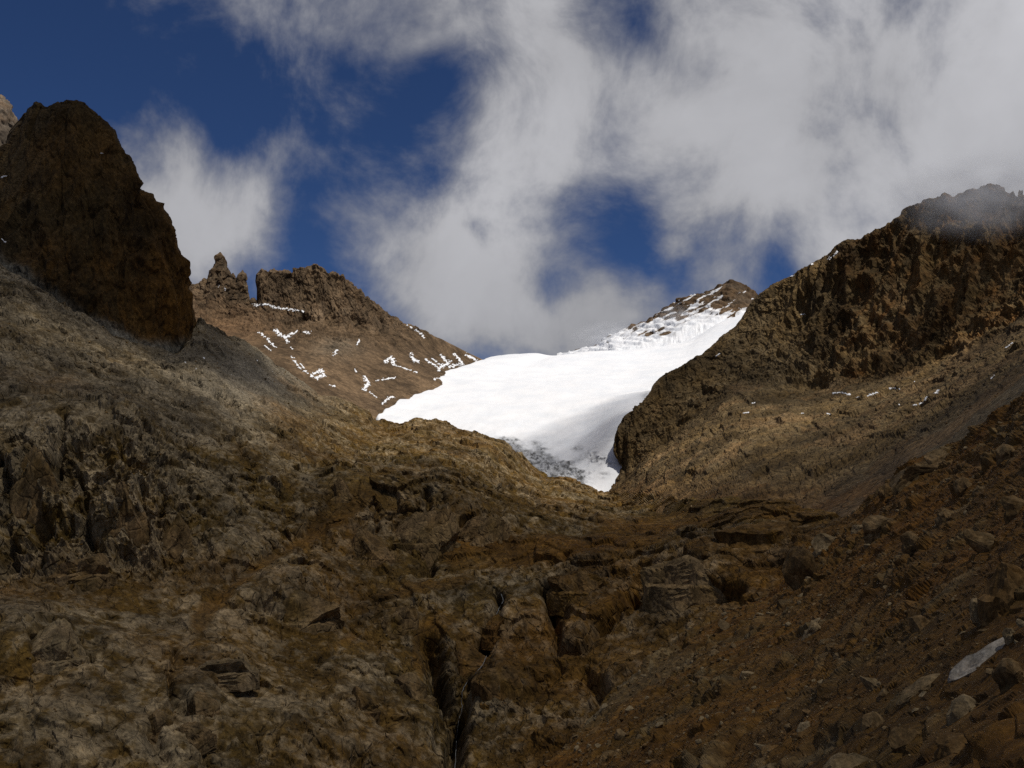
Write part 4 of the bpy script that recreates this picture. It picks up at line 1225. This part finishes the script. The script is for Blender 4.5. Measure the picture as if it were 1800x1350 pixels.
outcrop(730, 1195, 70, 60, "pale rounded rock rib left of the stream cleft", 537, pale=0.6)
outcrop(640, 1225, 60, 45, "small grey rock bump left of the pale rib", 539, pale=0.45)
outcrop(870, 1095, 60, 40, "rusty rock knob beside the upper waterfall", 541, pale=0.2, rust=0.5)
outcrop(820, 1150, 70, 45, "rough brown rock face left of the waterfall", 543, pale=0.3, rust=0.4)
outcrop(215, 870, 90, 110, "fluted rock pillar in the cliff on the left", 545, pale=0.55, deep=0.6, sink=0.3)
outcrop(60, 830, 80, 120, "fluted rock pillar at the left edge", 547, pale=0.6, deep=0.6, sink=0.3)
outcrop(300, 930, 70, 80, "broken rock pillar at the right end of the left cliff", 549, pale=0.55, deep=0.6, sink=0.3)

# ---- boulders and slabs of the right foreground
m_boulder = rock_mat("boulder_rock", 0.06, brown=(0.095, 0.062, 0.026), pale=(0.27, 0.205, 0.115), rust=(0.13, 0.06, 0.011), stretch=(1, 1, 1), bump=0.5)
m_slab = rock_mat("pale_slab_rock", 0.06, brown=(0.20, 0.175, 0.135), pale=(0.34, 0.31, 0.265), rust=(0.15, 0.095, 0.04), stretch=(1, 1, 1), bump=0.35)
GB = "large boulders of the right foreground"


NAMED = []


def boulder(px, py, w, h, label, seed, tilt=0.0, deep=0.9, pale=0.4, rust=0.2, sink=0.1, material=None, cuts=11, group=GB, name="boulder"):
    NAMED.append((px, py, label.split(" on the ")[0].split(" at the ")[0].split(" near ")[0].split(" below ")[0].split(" under ")[0].split(" above ")[0].split(" lying ")[0].split(" in the ")[0].split(" just ")[0].split(" with ")[0].split(" beside ")[0].split(" resting ")[0].split(" left ")[0].split(" high ")[0]))
    return outcrop(px, py, w, h, label, seed, "scree_slope", deep, tilt, sink, pale, rust, 4, material or m_boulder, name, "boulder", cuts, group, rough=0.55)


boulder(1730, 1150, 118, 20, "large whitish flat slab lying on the scree at right", 601, tilt=0.52, pale=0.9, rust=0.0, material=m_slab, cuts=5, deep=0.8, sink=0.05)
boulder(1625, 1202, 84, 16, "streaky grey slab just left of the whitish flat slab", 603, tilt=0.50, pale=0.7, rust=0.1, cuts=5, deep=0.8, sink=0.1)
boulder(1700, 1235, 58, 34, "rounded grey boulder below the whitish slab", 605, pale=0.9, rust=0.0)
boulder(1778, 1020, 90, 60, "big dark boulder on the right edge of the scree", 607, pale=0.1, rust=0.3)
boulder(1738, 1068, 44, 36, "pale wedge-shaped rock below the big dark boulder", 609, tilt=0.6, pale=1.0, rust=0.0, cuts=7)
boulder(1740, 935, 40, 50, "leaning dark slab with a bright edge near the right side", 611, tilt=0.9, pale=0.5, cuts=7, deep=0.5)
boulder(1425, 985, 60, 60, "dark hollow-sided boulder at the left rim of the scree", 613, tilt=0.5, pale=0.1, rust=0.2)
boulder(1455, 945, 60, 26, "pale flat rocks resting on the dark boulder at the scree's rim", 615, tilt=0.35, pale=0.9, rust=0.0)
boulder(1548, 915, 55, 32, "pale boulder on the upper rim of the scree", 617, tilt=0.3, pale=0.6)
boulder(1512, 922, 30, 18, "small pale boulder beside the one on the scree's upper rim", 619, pale=0.8, rust=0.0)
boulder(1612, 822, 90, 36, "long brown rock ledge with a pale top on the scree's skyline", 621, tilt=0.42, pale=0.55)
boulder(1660, 792, 50, 26, "grey rock at the upper end of the skyline ledge", 623, tilt=0.35, pale=0.6)
boulder(1572, 850, 50, 28, "dark rock at the lower end of the skyline ledge", 625, tilt=0.4, pale=0.15)
boulder(1314, 1180, 24, 14, "small whitish rock on the middle of the scree", 627, pale=1.0, rust=0.0)
boulder(1430, 1102, 30, 20, "pale angular rock on the middle of the scree", 629, tilt=-0.4, pale=0.9, rust=0.0)
boulder(1540, 1192, 22, 34, "upright pale rock left of the streaky grey slab", 631, tilt=0.7, pale=0.8, rust=0.0)
boulder(1553, 1215, 26, 14, "slim pale rock below the upright one", 633, tilt=0.5, pale=0.8)
boulder(1535, 1265, 46, 30, "pale boulder in the lower part of the scree", 635, tilt=0.5, pale=0.7)
boulder(1600, 1288, 60, 30, "brown boulder in the lower part of the scree", 637, tilt=0.3, pale=0.3)
boulder(1500, 1335, 84, 24, "broad pale boulder at the bottom edge of the scree", 639, tilt=0.2, pale=0.75, rust=0.0)
boulder(1350, 1345, 40, 20, "whitish rock on the bottom edge of the picture", 641, pale=0.9, rust=0.0)
boulder(1690, 1295, 90, 36, "dark boulder under the rounded grey one at lower right", 643, tilt=0.35, pale=0.1, rust=0.3)
boulder(1780, 1105, 24, 14, "small white stone at the upper end of the whitish slab", 645, pale=1.0, rust=0.0)
boulder(1790, 880, 50, 30, "brown boulder high on the right edge", 647, tilt=0.3, pale=0.3)
boulder(1700, 845, 36, 22, "brown boulder on the upper right of the scree", 649, tilt=0.3, pale=0.4)
boulder(1770, 790, 40, 24, "grey boulder on the upper right of the scree", 651, tilt=0.4, pale=0.6)
boulder(1660, 900, 30, 20, "grey rock below the skyline ledge", 653, pale=0.6)
boulder(1600, 945, 34, 20, "brown rock in the upper middle of the scree", 655, tilt=0.3, pale=0.4)
boulder(1790, 1180, 60, 40, "brown rock at the right edge below the whitish slab", 657, tilt=0.4, pale=0.3)
boulder(1620, 1090, 40, 24, "brown angular rock above the streaky slab", 659, tilt=0.5, pale=0.35)

# countable rocks of the scree: copies of a dozen stones, each its own object
stones = []
for k in range(12):
    V, Fc = cut_rock(3, 700 + k, 12, 0.45, 0.85, 0.06)
    V = V * np.array([1.0, 0.8 + 0.1 * (k % 3), 0.5 + 0.08 * (k % 4)])
    pal = [0.85, 0.5, 0.2][k % 3]
    Z = np.tile(np.array([pal, [0.0, 0.25, 0.45][k % 3], 0.0]), (len(V), 1)) + fbm(V * 1.5 + k, 3, k)[:, None] * 0.3
    stones.append(mesh_np("rock", V, Fc, m_boulder, Z, False))
STONE_WORD = ["pale", "brown", "rust brown"]
sS = SHEETS["scree_slope"]
X, Y = sS["pix"]
front = np.zeros(X.shape, bool)
front[12:] = True
ok = np.argwhere(front & (X > 960) & (X < 1798) & (Y > 700) & (Y < 1348))
clump = fbm(sS["V"] / 14.0, 3, 801)
count = 0
LOOSE = {}
while count < 270:
    i, j = ok[rng.integers(len(ok))]
    if clump[i, j] < rng.uniform(-0.35, 0.3):
        continue
    p, n = sS["V"][i, j], sS["N"][i, j]
    d = p[1]
    wpx = 9.0 + rng.pareto(2.6) * 7.0
    if wpx > 34:
        continue
    r = wpx / 2 * d / F
    k = int(rng.integers(12))
    x, y = X[i, j], Y[i, j]
    o = obj("rock", stones[k])
    o.location = p + np.array([0, 0, r * 0.18])
    o.rotation_euler = (rng.uniform(-0.4, 0.4), 0.45 + rng.uniform(-0.5, 0.3) if False else rng.uniform(-0.9, 0.1), rng.uniform(0, 6.28))
    o.scale = (r * rng.uniform(0.9, 1.4), r, r * rng.uniform(0.8, 1.2))
    nm = min(NAMED, key=lambda t: (t[0] - x) ** 2 + (t[1] - y) ** 2)
    dx, dy = x - nm[0], y - nm[1]
    side = ("right of" if dx > 0 else "left of") if abs(dx) > abs(dy) else ("below" if dy > 0 else "above")
    gap = math.hypot(dx, dy)
    near = "close " if gap < 40 else ("" if gap < 90 else "well ")
    base = "%s %s rock %s%s the %s" % ("tiny" if wpx < 11 else ("small" if wpx < 16 else "mid-sized"), STONE_WORD[k % 3], near, side, nm[2])
    tag(o, base, "rock", "loose rocks strewn over the right scree")
    LOOSE.setdefault(base, []).append((gap, o))
    count += 1


ORDER = ["nearest", "second nearest", "third nearest", "fourth nearest", "fifth nearest", "sixth nearest", "seventh nearest", "eighth nearest", "ninth nearest", "tenth nearest", "eleventh nearest", "twelfth nearest"]
for base, lst in LOOSE.items():
    if len(lst) > 1:
        for word, (_g, o) in zip(ORDER, sorted(lst, key=lambda t: t[0])):
            o["label"] = word + " " + base


# the rest of the stones, too small to count
def rubble(name, sheet, n, wpx_lo, wpx_hi, region, material, label, seed, thresh=(-0.3, 0.3), scale=20.0):
    r = np.random.default_rng(seed)
    s = SHEETS[sheet]
    X, Y = s["pix"]
    okm = region(X, Y)
    okm[:14] = False
    cand = np.argwhere(okm)
    cl = fbm(s["V"][okm] / scale, 3, seed)
    pick = r.integers(len(cand), size=n * 3)
    pick = pick[cl[pick] > r.uniform(thresh[0], thresh[1], n * 3)][:n]
    base, Fc = ico(1)
    prot = []
    for k in range(10):
        V, _ = cut_rock(1, seed + k, 8, 0.4, 0.8, 0.0)
        prot.append(V * np.array([1, 0.85, 0.65]))
    prot = np.array(prot)
    c = cand[pick]
    P = s["V"][c[:, 0], c[:, 1]]
    m = len(P)
    size = (wpx_lo * (1 - r.random(m)) ** -0.45).clip(wpx_lo, wpx_hi) / 2 * P[:, 1] / F
    W = prot[r.integers(10, size=m)]
    a, b = r.uniform(0, 6.28, m), r.uniform(-0.6, 0.6, m)
    ca, sa, cb_, sb_ = np.cos(a), np.sin(a), np.cos(b), np.sin(b)
    x, y, z = W[..., 0], W[..., 1], W[..., 2]
    x, y = x * ca[:, None] - y * sa[:, None], x * sa[:, None] + y * ca[:, None]
    x, z = x * cb_[:, None] - z * sb_[:, None], x * sb_[:, None] + z * cb_[:, None]
    W = np.stack([x, y, z], -1) * size[:, None, None] + P[:, None, :] + np.array([0, 0, 0.15]) * size[:, None, None]
    fc = (Fc[None] + (np.arange(m) * len(base))[:, None, None]).reshape(-1, 3)
    col = np.stack([r.random(m) ** 1.3, r.random(m) * 0.6, 0 * a], -1)
    Z = np.repeat(col, len(base), 0)
    o = obj(name, mesh_np(name, W.reshape(-1, 3), fc, material, Z, False))
    return tag(o, label, None, None, "stuff")


rubble("scree_stones", "scree_slope", 7500, 2.6, 9.0, lambda X, Y: (X > 900) & (X < 1830) & (Y > 690) & (Y < 1370), m_boulder, "small brown stones covering the right scree slope", 811, scale=12.0)
rubble("slope_stones", "valley_slope", 2600, 2.4, 7, lambda X, Y: (X > -20) & (X < 1400) & (Y > 560) & (Y < 1370), m_crop, "loose stones scattered over the valley slabs", 821)
rubble("talus_stones", "right_mountain_ridge", 900, 2.2, 6, lambda X, Y: (X > 1100) & (X < 1810) & (Y > 690) & (Y < 900) & (Y < 905 - (X - 1380) * 0.55), m_right, "talus stones on the bench below the right cliff", 831)

# ---- stream falling through the cleft
m_water, nt_, bs_ = mat_base("falling_water")
bs_.inputs["Base Color"].default_value = (0.24, 0.25, 0.25, 1)
bs_.inputs["Roughness"].default_value = 0.35


def fall(pts, wpx, label):
    P = []
    for (a, b), (c, e) in zip(pts[:-1], pts[1:]):
        for t in np.linspace(0, 1, 9)[:-1]:
            P.append((a + (c - a) * t, b + (e - b) * t))
    P.append(pts[-1])
    ring = []
    for k, (x, y) in enumerate(P):
        p, n, d = on_sheet("valley_slope", x, y)
        wob = noise(np.array([[k * 0.45, 3.3, x]]), 9)[0] * 1.6
        q = pos(x + wob, y, p[1] - 1.0)
        w = wpx * d / F * (0.7 + 0.5 * abs(noise(np.array([[k * 0.7, 1.3, y]]), 5)[0]))
        a = np.linspace(0, 2 * np.pi, 9)[:-1]
        ring.append(np.stack([q[0] + w * np.cos(a), q[1] + w * 0.7 * np.sin(a), q[2] + 0 * a], -1))
    P = np.array(ring)
    nv, nu = P.shape[:2]
    idx = np.arange(nv * nu).reshape(nv, nu)
    nxt = np.roll(idx, -1, 1)
    o = obj("waterfall", mesh_np("waterfall", P.reshape(-1, 3), np.stack([idx[:-1], nxt[:-1], nxt[1:], idx[1:]], -1).reshape(-1, 4), m_water))
    return tag(o, label, "waterfall")


fall([(881, 1044), (885, 1056), (876, 1072), (872, 1088), (866, 1102), (861, 1120), (858, 1136), (855, 1152), (849, 1168), (836, 1184), (820, 1200), (813, 1214), (811, 1235), (812, 1250), (806, 1265), (803, 1290), (802, 1318), (800, 1350)], 0.55, "thin white meltwater fall running down the cleft at bottom centre")

# ================================================================== CLOUD AND MIST
def cloud_mat(name, opacity, scale, lo, hi, shade=0.9, streak=(1, 1, 1)):
    m = bpy.data.materials.new(name)
    m.use_nodes = True
    nt = m.node_tree
    nt.nodes.clear()
    out = nd(nt, "ShaderNodeOutputMaterial")
    tr = nd(nt, "ShaderNodeBsdfTransparent")
    df = nd(nt, "ShaderNodeBsdfDiffuse")
    tl = nd(nt, "ShaderNodeBsdfTranslucent")
    df.inputs["Color"].default_value = (shade, shade, shade, 1)
    tl.inputs["Color"].default_value = (shade, shade, shade, 1)
    mx = nd(nt, "ShaderNodeMixShader")
    mx.inputs[0].default_value = 0.35
    nt.links.new(df.outputs[0], mx.inputs[1])
    nt.links.new(tl.outputs[0], mx.inputs[2])
    co = nd(nt, "ShaderNodeTexCoord")
    # thinner towards the rim
    ln = nd(nt, "ShaderNodeVectorMath", operation="LENGTH")
    mp = nd(nt, "ShaderNodeMapping")
    mp.inputs["Scale"].default_value = (1, 1, 0)
    nt.links.new(co.outputs["Object"], mp.inputs["Vector"])
    nt.links.new(mp.outputs[0], ln.inputs[0])
    rim = ramp(nt, ln.outputs["Value"], 0.30, 1.05, 1.0, 0.0)
    n = nd(nt, "ShaderNodeTexNoise")
    n.inputs["Scale"].default_value = scale
    n.inputs["Detail"].default_value = 6
    mp2 = nd(nt, "ShaderNodeMapping")
    mp2.inputs["Scale"].default_value = streak
    nt.links.new(co.outputs["Object"], mp2.inputs["Vector"])
    nt.links.new(mp2.outputs[0], n.inputs["Vector"])
    ad = nd(nt, "ShaderNodeMath", operation="MULTIPLY_ADD")
    nt.links.new(rim, ad.inputs[0])
    ad.inputs[1].default_value = 0.9
    nt.links.new(n.outputs["Fac"], ad.inputs[2])
    al = ramp(nt, ad.outputs[0], lo, hi, 0.0, opacity)
    fin = nd(nt, "ShaderNodeMixShader")
    nt.links.new(al, fin.inputs[0])
    nt.links.new(tr.outputs[0], fin.inputs[1])
    nt.links.new(mx.outputs[0], fin.inputs[2])
    nt.links.new(fin.outputs[0], out.inputs["Surface"])
    return m


def cloud(center, axes, rot, material, seed, label):
    V, Fc = ico(5)
    V = V.copy()
    V *= (1 + 0.22 * fbm(V * np.array([1.6, 1.6, 0.8]) + seed, 5, seed))[:, None]
    o = obj("cloud", mesh_np("cloud", V, Fc, material))
    o.location = center
    o.scale = axes
    o.rotation_euler = (0, 0, rot)
    return tag(o, label, None, None, "stuff")


def above(px, py, d, z):
    """the point at height z that stands between the sun and the land seen at a photo pixel"""
    p = pos(px, py, d)
    return p + SUN_DIR * ((z - p[2]) / SUN_DIR[2])


m_deck = cloud_mat("cloud_deck", 0.47, 3.2, 0.35, 1.25, shade=0.35)
m_wisp = cloud_mat("cloud_wisp", 0.25, 2.2, 0.55, 1.1, streak=(0.5, 2.6, 1.0))
c0 = np.array([-150.0, 150.0, 0.0])
c0 = c0 + SUN_DIR * (1350.0 / SUN_DIR[2])
cloud(c0, (1500, 930, 130), 0.0, m_deck, 901, "grey cloud overhead that shades the foreground")
m_puff2 = cloud_mat("shading_cloud_soft", 0.28, 2.8, 0.5, 1.2, shade=0.45)
m_thin = cloud_mat("shading_cloud_thin", 0.26, 2.4, 0.45, 1.0, shade=0.5)
m_puff = cloud_mat("shading_cloud_puff", 0.62, 2.4, 0.45, 1.0, shade=0.4)
cloud(above(90, 380, 950, 1400.0), (340, 210, 70), 0.3, m_puff, 903, "unseen cloud added overhead to shade the left buttress")  # out of view, added to keep the sun off the buttress
cloud(above(1560, 520, 1180, 1400.0), (430, 150, 60), -0.5, m_thin, 907, "unseen cloud added overhead to shade the right cliff")  # another unseen cloud, put in to dim the cliff
cloud(above(20, 640, 700, 1300.0), (230, 180, 60), 0.2, m_puff2, 909, "unseen cloud added overhead to shade the far left slope")  # extra cloud out of view, there only to darken this slope
c1 = above(1160, 742, 1560, 1500.0)
cloud(c1, (440, 150, 50), math.radians(50), m_wisp, 905, "streaky cloud overhead that shades the right part of the glacier")


def mist(px, py, d, rx, ry, depth, density, seed, label, noise_scale=3.0):
    c = pos(px, py, d)
    k = d / F
    V, Fc = ico(4)
    V = V * (1 + 0.18 * fbm(V * 1.8 + seed, 3, seed))[:, None]
    m = bpy.data.materials.new("mist_air")
    m.use_nodes = True
    nt = m.node_tree
    nt.nodes.clear()
    out = nd(nt, "ShaderNodeOutputMaterial")
    pv = nd(nt, "ShaderNodeVolumePrincipled")
    pv.inputs["Color"].default_value = (0.93, 0.94, 0.97, 1)
    pv.inputs["Anisotropy"].default_value = 0.1
    co = nd(nt, "ShaderNodeTexCoord")
    ln = nd(nt, "ShaderNodeVectorMath", operation="LENGTH")
    nt.links.new(co.outputs["Object"], ln.inputs[0])
    fall_ = ramp(nt, ln.outputs["Value"], 0.1, 1.0, 1.0, 0.0)
    n = nd(nt, "ShaderNodeTexNoise")
    n.inputs["Scale"].default_value = noise_scale
    n.inputs["Detail"].default_value = 4
    nt.links.new(co.outputs["Object"], n.inputs["Vector"])
    nn = ramp(nt, n.outputs["Fac"], 0.30, 0.72)
    mu = nd(nt, "ShaderNodeMath", operation="MULTIPLY")
    nt.links.new(fall_, mu.inputs[0])
    nt.links.new(nn, mu.inputs[1])
    mu2 = nd(nt, "ShaderNodeMath", operation="MULTIPLY")
    nt.links.new(mu.outputs[0], mu2.inputs[0])
    mu2.inputs[1].default_value = density
    nt.links.new(mu2.outputs[0], pv.inputs["Density"])
    nt.links.new(pv.outputs[0], out.inputs["Volume"])
    o = obj("mist", mesh_np("mist", V, Fc, m))
    o.location = c
    o.scale = (rx * k, depth, ry * k)
    return tag(o, label, None, None, "stuff")


mist(1740, 345, 1080, 210, 90, 80, 0.022, 921, "thin mist drifting over the right ridge's top")
mist(1190, 556, 2740, 44, 24, 60, 0.009, 925, "wisp of cloud on the summit's left shoulder")
mist(1070, 592, 2740, 80, 34, 80, 0.009, 927, "cloud edge lapping over the summit's snowy foot")
